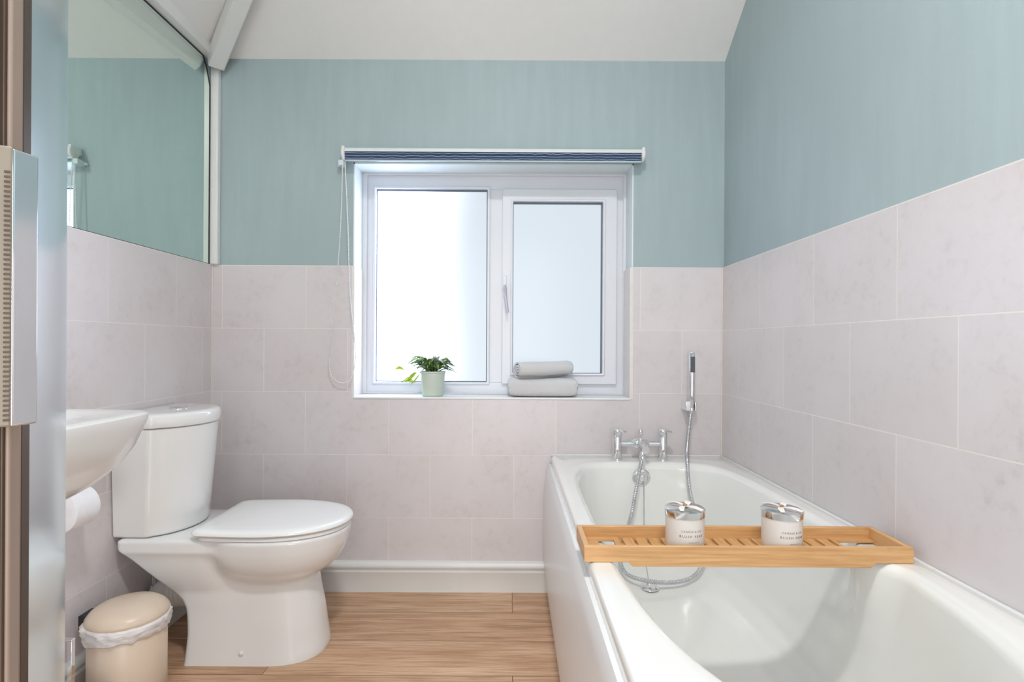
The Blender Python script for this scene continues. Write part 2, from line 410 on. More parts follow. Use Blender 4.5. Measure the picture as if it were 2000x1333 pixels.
# skirting
def skirt(m, a, b, n):
    # a,b: points on the wall foot; n: inward normal
    prof = [(0, 0), (0.016, 0), (0.016, 0.074), (0.0185, 0.078), (0.0185, 0.0815), (0.011, 0.085), (0.011, 0.089), (0.019, 0.095), (0.022, 0.103), (0.018, 0.114), (0.010, 0.119), (0, 0.121)]
    rings = [[Vector(p)+Vector(n)*u+Vector((0,0,h)) for u, h in prof] for p in (a, b)]
    return m.loft(rings)
struct('baseboard_back', skirt(MB(), (XL+0.016, YB, 0), (0.172, YB, 0), (0, -1, 0)), M['gloss_white'], smooth=True)
struct('baseboard_left', skirt(MB(), (XL, YB, 0), (XL, YF, 0), (1, 0, 0)), M['gloss_white'], smooth=True)
# grout lines in the corners
struct('trim_4', MB().box(XR-0.004, XR, YB-0.004, YB, 0.55, TZ), M['grout'])
struct('trim_5', MB().box(XL, XL+0.004, YB-0.004, YB, 0.12, TZ), M['grout'])

# ---------------------------------------------------------------- window
FY = YB+WD
def prect(x0, x1, z0, z1): return [(x0, z0), (x1, z0), (x1, z1), (x0, z1)]
def frame_ring(outer, inner, y0, y1):
    """square picture-frame section between two rectangles"""
    m = MB(); o = prect(*outer); i = prect(*inner)
    v = [(x, y, z) for y in (y0, y1) for (x, z) in o] + [(x, y, z) for y in (y0, y1) for (x, z) in i]
    f = []
    for k in range(4):
        l = (k+1) % 4
        f += [(k, l, 8+l, 8+k), (4+k, 4+l, 12+l, 12+k), (k, l, 4+l, 4+k), (8+k, 8+l, 12+l, 12+k)]
    return m.add(v, f)
win = empty('window_1', (-0.07, FY, WZ0)); st(win)
ox0, ox1, oz0, oz1 = WX0+0.003, WX1-0.003, WZ0+0.001, WZ1-0.004
def wpx(x): return (x-998)/456.0
def wpz(y): return 0.994+(673-y)/456.0
# outer frame: deep rim then flat face
fr = frame_ring((ox0, ox1, oz0, oz1), (wpx(717), wpx(1215), wpz(768), wpz(345)), FY-0.012, FY+0.06)
st(fr.build('window_frame', M['upvc'], win, bevel=0.003))
f2 = frame_ring((wpx(715), wpx(1217), wpz(770), wpz(343)), (wpx(734), wpx(1203), wpz(748), wpz(370)), FY+0.0, FY+0.06)
# mullion shares the flat face
f2.box(wpx(952), wpx(982), FY+0.0, FY+0.06, wpz(748), wpz(370))
st(f2.build('window_casing', M['upvc'], win, bevel=0.003))
# fixed light glazing bead
gx0, gx1, gz0, gz1 = wpx(733), wpx(951), wpz(747), wpz(371)
b1 = frame_ring((gx0-0.012, gx1+0.012, gz0-0.010, gz1+0.012), (gx0, gx1, gz0, gz1), FY-0.010, FY+0.02)
st(b1.build('glazing_bead', M['upvc'], win, bevel=0.004))
st(frame_ring((gx0-0.001, gx1+0.001, gz0-0.001, gz1+0.001), (gx0+0.005, gx1-0.004, gz0+0.003, gz1-0.006), FY+0.006, FY+0.022).build('glazing_seal', simple('grey_glazing_seal', s2l((108, 116, 130)), 0.6, 0, 0.05, 20), win))
st(MB().box(gx0, gx1, FY+0.018, FY+0.024, gz0, gz1).build('glass_pane', M['glow'], win))
# opening sash
sash = frame_ring((wpx(980), wpx(1203), wpz(750), wpz(371)), (wpx(999), wpx(1177), wpz(731), wpz(394)), FY-0.018, FY+0.05).build('sash', M['upvc'], win, bevel=0.004); st(sash)
hx0, hx1, hz0, hz1 = wpx(1001), wpx(1175), wpz(729), wpz(396)
st(frame_ring((hx0-0.010, hx1+0.010, hz0-0.009, hz1+0.010), (hx0, hx1, hz0, hz1), FY-0.026, FY+0.0).build('glazing_bead', M['upvc'], sash, bevel=0.004))
st(frame_ring((hx0-0.001, hx1+0.001, hz0-0.001, hz1+0.001), (hx0+0.002, hx1-0.005, hz0+0.002, hz1-0.006), FY-0.004, FY+0.012).build('glazing_seal', bpy.data.materials['grey_glazing_seal'], sash))
st(MB().box(hx0, hx1, FY+0.008, FY+0.014, hz0, hz1).build('glass_pane', M['glow'], sash))
# handle
hm = MB(); hxx = wpx(985.5)
hm.box(hxx-0.007, hxx+0.007, FY-0.030, FY-0.018, wpz(582), wpz(540))
hm.lathe([(0.010, 0), (0.010, 0.016), (0.007, 0.020)], (hxx, FY-0.048, wpz(563)), 'Y', 20)
st(hm.build('window_handle', M['upvc'], sash, bevel=0.002))
hl = MB(); 
hp = catmull([(hxx, FY-0.052, wpz(560)), (hxx+0.004, FY-0.056, wpz(580)), (hxx+0.012, FY-0.058, wpz(612))], 6)
hl.tube(hp, lambda t: 0.0062, 10)
hv = hl.build('handle_lever', simple('satin_handle_lever', s2l((190, 190, 200)), 0.3, 0.4, 0.05, 20), sash, smooth=True); st(hv)
# sill
sl = MB().box(WX0+0.006, WX1-0.010, YB-0.004, FY+0.001, WZ0-0.008, WZ0)
st(sl.build('window_sill', simple('white_sill', s2l((232, 234, 236)), 0.35, 0, 0.02, 20), win, bevel=0.002))

# ---------------------------------------------------------------- roller blind
BX0, BX1 = -0.660, 0.512; BZ = 1.748; BY = YB-0.030
bl = empty('roller_blind', (-0.075, yb, BZ)); tag(bl, 'rolled-up roller blind, white with navy wavy-striped fabric, above the window', 'blind')
MB().lathe([(0.023, 0), (0.023, BX1-BX0)], (BX0, BY, BZ), 'X', 36).build('fabric_roll', M['blind_white'], bl, smooth=True)
fb = MB(); prof = []
for a in range(0, 13):
    th = math.radians(188 - a*6.5); prof.append((BY+0.0238*math.cos(th)*1.0, BZ+0.0238*math.sin(th)))
prof = [(BY-0.0236*math.cos(math.radians(a)), BZ-0.0236*math.sin(math.radians(a))) for a in range(-4, 29, 4)] + [(BY-0.0222, BZ-0.018), (BY-0.0218, BZ-0.031)]
pr2 = [(y-0.0008, z) for y, z in prof]
ring = prof + pr2[::-1]
fb.loft([[(x, y, z) for y, z in ring] for x in (BX0+0.002, BX1-0.002)])
fb.build('hanging_fabric', M['blind_navy'], bl)
MB().box(BX0+0.004, BX1-0.004, BY-0.024, BY-0.016, BZ-0.036, BZ-0.030).build('bottom_rail', simple('clear_bottom_rail', s2l((190, 206, 214)), 0.2, 0, 0.05, 30), bl, bevel=0.002)
for x, s in ((BX0-0.013, 1), (BX1+0.001, -1)):
    b = MB().box(x, x+0.012, BY-0.020, YB+0.008, BZ-0.004, BZ+0.026)
    b.lathe([(0.024, 0), (0.027, 0.0045), (0.027, 0.009), (0.024, 0.0132)], (x-0.0006, BY, BZ+0.0), 'X', 30)
    b.build('bracket', M['white_plastic'], bl, bevel=0.002)
# bead chain loop
def bp(x, y, d=YB-0.03): return Vector(((x-998)/1080*d, d, 0.994+(673-y)/1080*d))
cpts = [bp(666, 300, BY), bp(667, 330), bp(666, 370), bp(664, 440), bp(660, 510), bp(654, 590), bp(647, 650), bp(643, 700), bp(646, 732), bp(660, 748), bp(676, 749), bp(688, 736), bp(694, 705), bp(692, 660), bp(685, 600), bp(681, 540), bp(679, 470), bp(676, 400), bp(673, 340), bp(672, 300, BY)]
cc = catmull(cpts, 40)
ch = MB(); acc = 0; last = cc[0]; step = 0.0062
octa = [(1,0,0),(0,1,0),(-1,0,0),(0,-1,0),(0,0,1),(0,0,-1)]
octf = [(0,1,4),(1,2,4),(2,3,4),(3,0,4),(1,0,5),(2,1,5),(3,2,5),(0,3,5)]
ico = bmesh.new(); bmesh.ops.create_icosphere(ico, subdivisions=1, radius=1); iv = [v.co.copy() for v in ico.verts]; jf = [tuple(v.index for v in f.verts) for f in ico.faces]; ico.free()
for a, b in zip(cc, cc[1:]):
    L = (b-a).length; t = step-acc
    while t <= L and L > 0:
        p = a+(b-a)*(t/L); ch.add([p+v*0.0029 for v in iv], jf); t += step
    acc = (acc+L) % step
ch.tube(cc, 0.0009, 5)
ch.build('bead_chain', M['white_plastic'], bl, smooth=True, autos=False)
cl = MB(); p = bp(668, 325, YB-0.005)
cl.box(p.x-0.010, p.x+0.011, YB-0.038, YB+0.008, p.z-0.010, p.z+0.013).box(p.x-0.022, p.x+0.005, YB-0.006, YB+0.008, p.z-0.005, p.z+0.005)
cl.build('chain_guide', simple('clear_plastic_guide', s2l((214, 226, 228)), 0.15, 0, 0.02, 20), bl, bevel=0.003)

# ---------------------------------------------------------------- wall mirror
mr = empty('wall_mirror', (xl, 1.2, TZ)); tag(mr, 'large frameless green-tinted mirror on the left wall above the tiles', 'mirror')
yq = yb-0.027
def mpoly(y0, y1, z0, z1, x0, x1, cut=0.085):
    pts = [(y0, z0), (y1, z0), (y1, z1-cut-0.01), (y1-0.025, z1-0.03), (y1-0.050, z1), (y0, z1)]
    return MB().loft([[(x0, y, z) for y, z in pts], [(x1, y, z) for y, z in pts]])
mpoly(0.45, yq, TZ+0.001, 2.118, xl+0.0005, xl+0.0045).build('backing', M['dark'], mr)
mpoly(0.45, yq-0.011, TZ+0.002, 2.110, xl+0.0045, xl+0.0052).build('mirror_glass', M['mirror'], mr)

# ---------------------------------------------------------------- bath
RZ = 0.549
bx0, bx1, by0, by1 = 0.163, XR-0.003, 0.527, YB-0.003
bath = empty('bathtub', (0.5, 1.37, 0)); tag(bath, 'long white built-in bathtub along the right wall', 'bathtub')
def bath_shell():
    N = 144; cx_, cy_, a, b = 0.502, 1.355, 0.289, 0.735
    def ring(iside, ifar, inear, z, bulge=0.0):
        out = []
        for j in range(N):
            th = 2*PI*(j+0.5)/N; c, s = math.cos(th), math.sin(th)
            n = 4.6 if s > 0 else 3.0
            blend = max(0, min(1, (s+0.3)/0.6)); n = lerp(3.0, 4.6, blend*blend*(3-2*blend))
            A = a-iside; B = b-(ifar if s > 0 else inear)
            n2 = n if z > 0.3 else lerp(n, 2.4, (0.3-z)/0.15)
            x = cx_+A*math.copysign(abs(c)**(2/n2), c); y = cy_+B*math.copysign(abs(s)**(2/n2), s)
            if bulge and c > 0: x -= bulge*math.exp(-((y-1.185)/0.055)**4)
            out.append((x, y, z))
        return out
    def rect(x0, x1, y0, y1, z, r=0.02):
        base = ring(0, 0, 0, z); out = []
        for j in range(N):
            th = 2*PI*(j+0.5)/N; c, s = math.cos(th), math.sin(th); n = 16
            u = math.copysign(abs(c)**(2/n), c); v = math.copysign(abs(s)**(2/n), s)
            m = max(abs(u), abs(v)); 
            # equalise along the long sides by using the opening's own y where possible
            x, y = base[j][0], base[j][1]
            du, dv = (x-cx_)/a, (y-cy_)/b; m = max(abs(du), abs(dv))
            du /= m; dv /= m
            X = lerp((x0+x1)/2, x1 if du > 0 else x0, abs(du)); Y = lerp((y0+y1)/2, y1 if dv > 0 else y0, abs(dv))
            out.append((X, Y, z))
        return out
    R = []
    R.append(rect(bx0+0.004, bx1, by0+0.004, by1, 0.50))
    R.append(rect(bx0, bx1, by0, by1, 0.503)); R.append(rect(bx0, bx1, by0, by1, RZ-0.010))
    R.append(rect(bx0+0.003, bx1-0.001, by0+0.003, by1-0.001, RZ-0.003)); R.append(rect(bx0+0.010, bx1-0.004, by0+0.010, by1-0.004, RZ))
    for k in (0.5, 0.85):
        o1 = rect(bx0+0.010, bx1-0.004, by0+0.010, by1-0.004, RZ); i1 = ring(-0.010, -0.010, -0.010, RZ, 0.050)
        R.append([tuple(lerp(p, q, k) for p, q in zip(u, v)) for u, v in zip(o1, i1)])
    R.append(ring(-0.010, -0.010, -0.010, RZ, 0.050)); R.append(ring(-0.003, -0.003, -0.003, RZ-0.003, 0.050)); R.append(ring(0.002, 0.002, 0.004, RZ-0.010, 0.050))
    tab = [(0, 0.006, 0.006, 0.012, 0.535, 0.048), (1, 0.012, 0.012, 0.035, 0.49, 0.036), (2, 0.020, 0.022, 0.075, 0.42, 0.018), (3, 0.030, 0.034, 0.125, 0.34, 0.006), (4, 0.042, 0.048, 0.175, 0.27, 0.001),
           (5, 0.060, 0.066, 0.225, 0.22, 0), (6, 0.090, 0.095, 0.275, 0.186, 0), (7, 0.130, 0.14, 0.33, 0.168, 0), (8, 0.19, 0.22, 0.42, 0.160, 0), (9, 0.24, 0.42, 0.60, 0.157, 0), (10, 0.275, 0.62, 0.70, 0.156, 0)]
    K = 44
    for i in range(K+1):
        v = interp(tab, 10*i/K); R.append(ring(*v))
    return MB().loft(R, False, True)
bath_shell().build('tub_shell', M['acrylic'], bath, smooth=True, autos=False)
# bowed side panel, slightly proud of the rim
pm = MB(); nz_, ny_ = 24, 2; rings = []
for y in (by1, by0+0.01):
    r = []
    for i in range(25):
        z = 0.514*i/24
        x = 0.151 - 0.019*math.sin(PI*min(1, z/0.53))**0.8
        if i == 24: x += 0.006
        r.append((x, y, z))
    r += [(0.1635, y, 0.5135), (0.1635, y, 0.49), (0.172, y, 0.48), (0.172, y, 0.0)]
    rings.append(r)
pm.loft(rings); pm.build('side_panel', M['panel'], bath, smooth=True)
MB().box(0.16, bx1, by0+0.004, by0+0.02, 0, 0.505).build('end_panel', M['panel'], bath, bevel=0.003)
# silicone seal along the walls
MB().box(bx1-0.006, XR-0.0005, by0, YB-0.0005, RZ-0.004, RZ+0.004).box(bx0, XR-0.0005, YB-0.006, YB-0.0005, RZ-0.004, RZ+0.004).build('silicone_seal', M['gloss_white'], bath, bevel=0.002)
# drain and overflow
dz = empty
dr = MB().lathe([(0.032, 0), (0.032, 0.004), (0.028, 0.007), (0.024, 0.006), (0.022, 0.010), (0.0, 0.012)], (0.478, 1.89, 0.164), 'Z', 32).build('drain_plug', M['chrome'], bath, smooth=True)
ov = MB().lathe([(0.033, 0), (0.034, -0.004), (0.031, -0.008), (0.024, -0.009), (0.022, -0.006), (0.014, -0.006), (0.011, -0.012), (0.0, -0.014)], (0.492, 2.079, 0.496), 'Y', 36)
overflow = ov.build('overflow_cover', M['chrome'], bath, smooth=True)
chn = [Vector((0.499, 2.066, 0.486)), Vector((0.498, 2.058, 0.44)), Vector((0.497, 2.052, 0.38)), Vector((0.495, 2.03, 0.25)), Vector((0.490, 1.97, 0.186)), Vector((0.478, 1.89, 0.177))]
chain = MB(); cp = catmull(chn, 30)
chain.tube(cp, 0.0016, 6); chain.build('plug_chain', M['chrome_rough'], overflow, smooth=True)

# ---------------------------------------------------------------- bath mixer tap
TY = 2.150; TX0, TX1 = 0.415, 0.592
tap = empty('bath_mixer_tap', ((TX0+TX1)/2, TY, RZ)); tag(tap, 'chrome twin-pillar bath mixer tap on the far rim of the bathtub', 'tap')
for x, side in ((TX0, 1), (TX1, 1)):
    pl = MB().lathe([(0.0215, 0), (0.0215, 0.004), (0.0175, 0.006), (0.0175, 0.086), (0.0168, 0.0875), (0.0175, 0.089), (0.0175, 0.104)], (x, TY, RZ+0.0008), 'Z', 36).build('pillar', M['chrome'], tap, smooth=True)
    # slanted lever cap
    R_ = Matrix.Rotation(math.radians(14), 3, 'Y')
    m = MB().lathe([(0.0172, -0.010), (0.0182, 0.000), (0.0182, 0.006), (0.016, 0.009), (0, 0.0095)], (x, TY, RZ+0.109), 'Z', 36, rot=R_)
    rings = []
    for t, hw, th in ((0.0, 0.014, 0.0045), (0.5, 0.0115, 0.004), (0.9, 0.009, 0.003), (1.0, 0.006, 0.002)):
        c0 = Vector((x+0.004+0.031*t, TY-0.003, RZ+0.1155-0.0075*t)); rings.append([c0+Vector((0, sy*hw, sz*th)) for sy, sz in ((-1,-1),(1,-1),(1,1),(-1,1))])
    m.loft(rings); m.build('lever_handle', M['chrome'], tap, smooth=True)
bz = RZ+0.062; mx = (TX0+TX1)/2
mb = MB().lathe([(0.0108, 0), (0.0108, TX1-TX0-0.02)], (TX0+0.01, TY, bz), 'X', 28)
mb.lathe([(0.011, -0.034), (0.019, -0.020), (0.021, 0), (0.019, 0.020), (0.011, 0.034)], (mx, TY, bz), 'X', 28)
mb.build('crossbar', M['chrome'], tap, smooth=True)
sp_ = catmull([(mx, TY, bz), (mx-0.001, TY-0.035, bz-0.002), (mx-0.001, TY-0.070, bz-0.005), (mx-0.001, TY-0.098, bz-0.008)], 6)
MB().tube(sp_, lambda t: 0.0165-0.002*t, 22).build('spout', M['chrome'], tap, smooth=True)
MB().lathe([(0.006, 0), (0.006, 0.022), (0.0085, 0.025), (0.0085, 0.044), (0.007, 0.047), (0, 0.048)], (mx, TY-0.010, bz+0.010), 'Z', 24).build('diverter_knob', M['chrome'], tap, smooth=True)
MB().lathe([(0.0115, 0), (0.0115, 0.012), (0.0095, 0.014), (0.0095, 0.030)], (mx-0.011, TY-0.086, bz-0.042), 'Z', 24).build('hose_outlet', M['chrome'], tap, smooth=True)

# ---------------------------------------------------------------- hand shower
hs = empty('hand_shower', (0.712, YB, 0.75)); tag(hs, 'slim chrome stick hand shower with a ribbed hose, in a bracket on the back wall', 'hand shower')
SX, SY = 0.712, YB-0.052
MB().lathe([(0.0075, 0), (0.0095, 0.006), (0.0110, 0.05), (0.0118, 0.11), (0.0122, 0.215), (0.0105, 0.219), (0, 0.220)], (SX, SY, 0.748), 'Z', 30).build('handset', M['chrome'], hs, smooth=True)
MB().box(SX-0.0085, SX+0.0085, SY-0.0140, SY-0.0080, 0.888, 0.950).build('spray_face', M['grey_nozzle'], hs, bevel=0.002)
br_ = MB().box(SX-0.026, SX-0.006, YB-0.062, YB+0.001, 0.737, 0.775).box(SX+0.010, SX+0.018, YB-0.060, YB-0.02, 0.737, 0.772).box(SX-0.02, SX+0.018, YB-0.034, YB-0.02, 0.737, 0.772)
br_.build('wall_bracket', M['chrome'], hs, bevel=0.002)
def hp_(x, y, d): return Vector(((x-998)/1080*d, d, 0.994+(673-y)/1080*d))
hpts = [Vector((SX, SY, 0.748)), hp_(1347, 830, SY), hp_(1343, 875, 2.13), hp_(1344, 905, 2.056), hp_(1348, 950, 2.028), hp_(1359, 1000, 1.985), hp_(1374, 1060, 1.93), hp_(1374, 1100, 1.90), hp_(1352, 1128, 1.885), hp_(1310, 1137, 1.875), hp_(1262, 1133, 1.878), hp_(1226, 1120, 1.91), hp_(1213, 1090, 1.945), hp_(1222, 1050, 1.98), hp_(1235, 1005, 2.02), hp_(1243, 960, 2.022), hp_(1250, 920, 2.040), Vector((mx-0.011, TY-0.086, bz-0.040))]
hcv = catmull(hpts, 60)
hose = MB(); 
# resample evenly, alternate radius for the ribs
L = [0]
for a, b in zip(hcv, hcv[1:]): L.append(L[-1]+(b-a).length)
tot = L[-1]; npt = int(tot/0.0016); rs = []; k = 0
for i in range(npt+1):
    s = tot*i/npt
    while k < len(L)-2 and L[k+1] < s: k += 1
    t = (s-L[k])/max(1e-9, L[k+1]-L[k]); rs.append(hcv[k]+(hcv[k+1]-hcv[k])*t)
cnt = len(rs)-1
hose.tube(rs, lambda t: 0.0066+0.0011*(1 if int(round(t*cnt)) % 4 < 2 else -1), 12)
hose.build('hose', M['chrome_rough'], hs, smooth=True, autos=False)
MB().lathe([(0.0082, 0), (0.0092, 0.004), (0.0092, 0.020), (0.0075, 0.024)], (SX, SY, 0.727), 'Z', 24).build('hose_nut', M['chrome'], hs, smooth=True)
MB().lathe([(0.0078, -0.03), (0.0092, -0.026), (0.0102, 0.0), (0.0102, 0.006)], (mx-0.011, TY-0.086, bz-0.046), 'Z', 24).build('hose_nut', M['chrome'], hs, smooth=True)

# ---------------------------------------------------------------- bamboo bath tray
tX0, tX1 = 0.152, 0.826; tY0, tY1 = 1.130, 1.264; tZ = RZ+0.0335; tb = RZ+0.0005
tray = empty('bath_tray', (0.49, 1.216, RZ)); tag(tray, 'long bamboo bath tray with slatted base lying across the bathtub', 'tray')
def long_board(y0, y1):
    m = MB(); n0, n1 = 0.252, 0.738
    out = [(tX0, tb), (n0-0.01, tb), (n0, tb-0.009), (n1, tb-0.009), (n1+0.01, tb), (tX1, tb), (tX1, tZ), (tX0, tZ)]
    return m.loft([[(x, y, z) for x, z in out] for y in (y0, y1)])
for y in (tY0, tY1-0.009):
    long_board(y, y+0.009).build('long_side', M['bamboo_x'], tray, bevel=0.001)
for x in (tX0, tX1-0.011):
    MB().box(x, x+0.011, tY0+0.009, tY1-0.009, tb, tZ).build('short_side', M['bamboo_y'], tray, bevel=0.001)
# end panels with rectangular holes
def holed(x0, x1, hx0_, hx1_):
    return MB().box(x0, x1, tY0+0.009, tY0+0.024, tb+0.003, tb+0.008).box(x0, x1, tY1-0.024, tY1-0.009, tb+0.003, tb+0.008).box(x0, hx0_, tY0+0.024, tY1-0.024, tb+0.003, tb+0.008).box(hx1_, x1, tY0+0.024, tY1-0.024, tb+0.003, tb+0.008)
holed(tX0+0.011, 0.244, 0.196, 0.232).build('end_panel', M['bamboo_x'], tray)
holed(0.722, tX1-0.011, 0.729, tX1-0.0112).build('end_panel', M['bamboo_x'], tray)
for i in range(16):
    x = 0.2535+i*0.0293
    MB().box(x, x+0.0225, tY0+0.009, tY1-0.009, tb+0.002, tb+0.007).build('slat', M['bamboo_y'], tray, bevel=0.0008)
MB().box(0.244, 0.722, tY0+0.03, tY0+0.045, tb-0.004, tb+0.002).box(0.244, 0.722, tY1-0.045, tY1-0.03, tb-0.004, tb+0.002).build('cross_rail', M['bamboo_x'], tray)

# ---------------------------------------------------------------- candles
def text_mesh(s, size, R, c, ang0, z, spacing=1.0):
    cu = bpy.data.curves.new('txt', 'FONT'); cu.body = s; cu.size = size; cu.align_x = 'CENTER'; cu.space_character = spacing; cu.extrude = 0.00015; cu.resolution_u = 3
    o = bpy.data.objects.new('txt', cu); C.objects.link(o)
    dg = bpy.context.evaluated_depsgraph_get(); me = bpy.data.meshes.new_from_object(o.evaluated_get(dg))
    m = MB(); v = []
    for p in me.vertices:
        a = ang0+p.co.x/R; r = R+p.co.z+0.0002
        v.append((c[0]+r*math.cos(a), c[1]+r*math.sin(a), z+p.co.y))
    m.add(v, [tuple(pp.vertices) for pp in me.polygons])
    bpy.data.objects.remove(o); bpy.data.meshes.remove(me); bpy.data.curves.remove(cu)
    return m
M['frost'] = None
def frost():
    t = NT('frosted_candle_glass'); t.set(Roughness=0.3)
    t.b.inputs['Subsurface Weight'].default_value = 0.0
    tc = t.n('ShaderNodeTexCoord'); t.set(Base_Color=s2l((232, 226, 220)))
    t.b.inputs['Coat Weight'].default_value = 0.3; t.b.inputs['Transmission Weight'].default_value = 0.12
    return t.m
M['frost'] = frost(); M['silver'] = simple('silver_candle_lid', (0.82, 0.82, 0.83, 1), 0.1, 1, 0.05, 20)
M['ribbon'] = simple('cream_satin_ribbon', s2l((240, 234, 226)), 0.35, 0, 0.05, 50)
M['knot'] = simple('brown_twine_knot', s2l((184, 150, 112)), 0.8, 0, 0.3, 200)
M['ink'] = simple('grey_label_ink', s2l((120, 110, 102)), 0.7, 0, 0.05, 50)
M['wax'] = simple('cream_wax', s2l((238, 226, 206)), 0.6, 0, 0.03, 30)
def candle(x, y, rz, label):
    z0 = tb+0.0075; R = 0.0405; H = 0.083
    e = empty('scented_candle', (x, y, z0)); tag(e, label, 'candle', 'scented candles on the bath tray')
    MB().lathe([(0.030, 0.0), (0.036, 0.0), (0.0385, 0.003), (R, 0.02), (R, H), (R-0.003, H), (R-0.003, 0.066), (0, 0.066)], (x, y, z0), 'Z', 48).build('glass_jar', M['frost'], e, smooth=True)
    lid = MB().lathe([(R+0.0012, H-0.010), (R+0.0018, H-0.006), (R+0.0018, H+0.004), (R-0.002, H+0.0065), (0.0, H+0.0065)], (x, y, z0), 'Z', 48).build('lid', M['silver'], e, smooth=True)
    # ribbon ends lying over the lid and a twine knot
    rb = MB()
    for a, ln, wd in ((rz+0.3, 0.040, 0.010), (rz+2.3, 0.036, 0.011), (rz+3.5, 0.040, 0.010), (rz-0.8, 0.038, 0.010)):
        rings = []
        for i in range(9):
            t = i/8; rr = 0.003+ln*t; zz = z0+H+0.008+0.0035*math.sin(PI*t)*(0.8+0.4*math.sin(a*3)); ww = wd*(0.5+0.7*math.sin(PI*min(1, t*0.8+0.1)))
            d = Vector((math.cos(a+0.3*t), math.sin(a+0.3*t), 0)); s = Vector((-d.y, d.x, 0))
            p = Vector((x, y, zz))+d*rr
            rings.append([p-s*ww*0.5, p+s*ww*0.5+Vector((0,0,0.001)), p+s*ww*0.5+Vector((0,0,0.0018)), p-s*ww*0.5+Vector((0,0,0.0008))])
        rb.loft(rings)
    rb.build('ribbon', M['ribbon'], lid, smooth=True)
    kn = MB(); kp = [Vector((x+0.005*math.cos(t*1.9)*math.cos(t*0.7), y+0.004*math.sin(t*1.9), z0+H+0.010+0.002*math.sin(t*2.3))) for t in [i*0.25 for i in range(34)]]
    kn.tube(kp, 0.0010, 6); kn.build('knot', M['knot'], lid, smooth=True)
    a0 = rz
    lab = MB()
    for s, sz, zz, spc in (('CANDLE & CO', 0.0052, z0+0.047, 1.35), ('BLUSH PEAR', 0.0068, z0+0.0365, 1.45)):
        t = text_mesh(s, sz, R, (x, y), a0, zz, spc); lab.add(t.v, t.f)
    ln_ = []
    for i in range(9):
        a = a0+(i/8-0.5)*0.019/R*1.2+0.12; ln_.append((x+(R+0.0004)*math.cos(a), y+(R+0.0004)*math.sin(a), z0+0.026))
    lab.loft([ln_, [(p[0], p[1], p[2]+0.0006) for p in ln_]], False, False, False)
    lab.build('label_text', M['ink'], e)
    return e
candle(0.376, 1.189, -PI/2+0.06, 'cream glass candle with silver lid on the tray, nearer the tap side')
candle(0.582, 1.184, -PI/2+0.10, 'cream glass candle with silver lid on the tray, nearer the right wall')

# ---------------------------------------------------------------- toilet
TYc = 1.825
toi = empty('toilet', (-0.86, TYc, 0)); tag(toi, 'white close-coupled toilet with closed lid beside the left wall', 'toilet')
back_t = [(0.0, -1.006), (0.012, -1.004), (0.10, -1.000), (0.17, -1.008), (0.20, -1.022), (0.24, -1.062), (0.28, -1.100), (0.33, -1.148), (0.352, -1.172), (0.366, -1.186), (0.402, -1.188)]
front_t = [(0.0, -0.598), (0.012, -0.596), (0.04, -0.602), (0.12, -0.612), (0.20, -0.628), (0.24, -0.634), (0.30, -0.64), (0.402, -0.64)]
def colw(x, z):
    xb = interp(back_t, z)[0]; xf = interp(front_t, z)[0]
    hw = interp([(0, 0.128), (0.012, 0.126), (0.05, 0.120), (0.15, 0.112), (0.22, 0.116), (0.26, 0.130), (0.30, 0.143), (0.335, 0.152), (0.36, 0.156), (0.402, 0.156)], z)[0]
    hn = interp([(0, 0.128), (0.012, 0.126), (0.05, 0.120), (0.15, 0.112), (0.22, 0.110), (0.30, 0.112), (0.402, 0.12)], z)[0]
    tt_ = max(0, min(1, (x+0.96)/0.14)); tt_ = tt_*tt_*(3-2*tt_); hw = lerp(hw, hn, tt_)
    if x > xf: return 0
    xm = xf-0.17
    if x > xm: return hw*max(0, 1-((x-xm)/0.17)**2.4)**(1/2.4)
    return hw
def bowlw(x, z):
    if z < 0.225: return 0
    s = interp([(0.225, 0.0), (0.232, 0.36), (0.245, 0.56), (0.265, 0.72), (0.29, 0.84), (0.32, 0.92), (0.35, 0.965), (0.38, 0.99), (0.402, 1.0)], z)[0]
    if s <= 0: return 0
    c_ = -0.765; fa = 0.236*s if True else 0; ra = 0.22*s
    d = (x-c_)/(fa if x > c_ else ra)
    if abs(d) >= 1: return 0
    e = 2.1 if x > c_ else 2.4
    return 0.182*s*(1-abs(d)**e)**(1/e)
def ledgew(x, z):
    t = max(0, min(1, (z-0.344)/0.016)); t = t*t*(3-2*t)
    if t <= 0: return 0
    xb = interp(back_t, z)[0]
    w_ = 0.158
    if x > -0.93: w_ = 0.158-(x+0.93)*0.2
    return lerp(0.145, w_, t) if x < -0.78 else 0
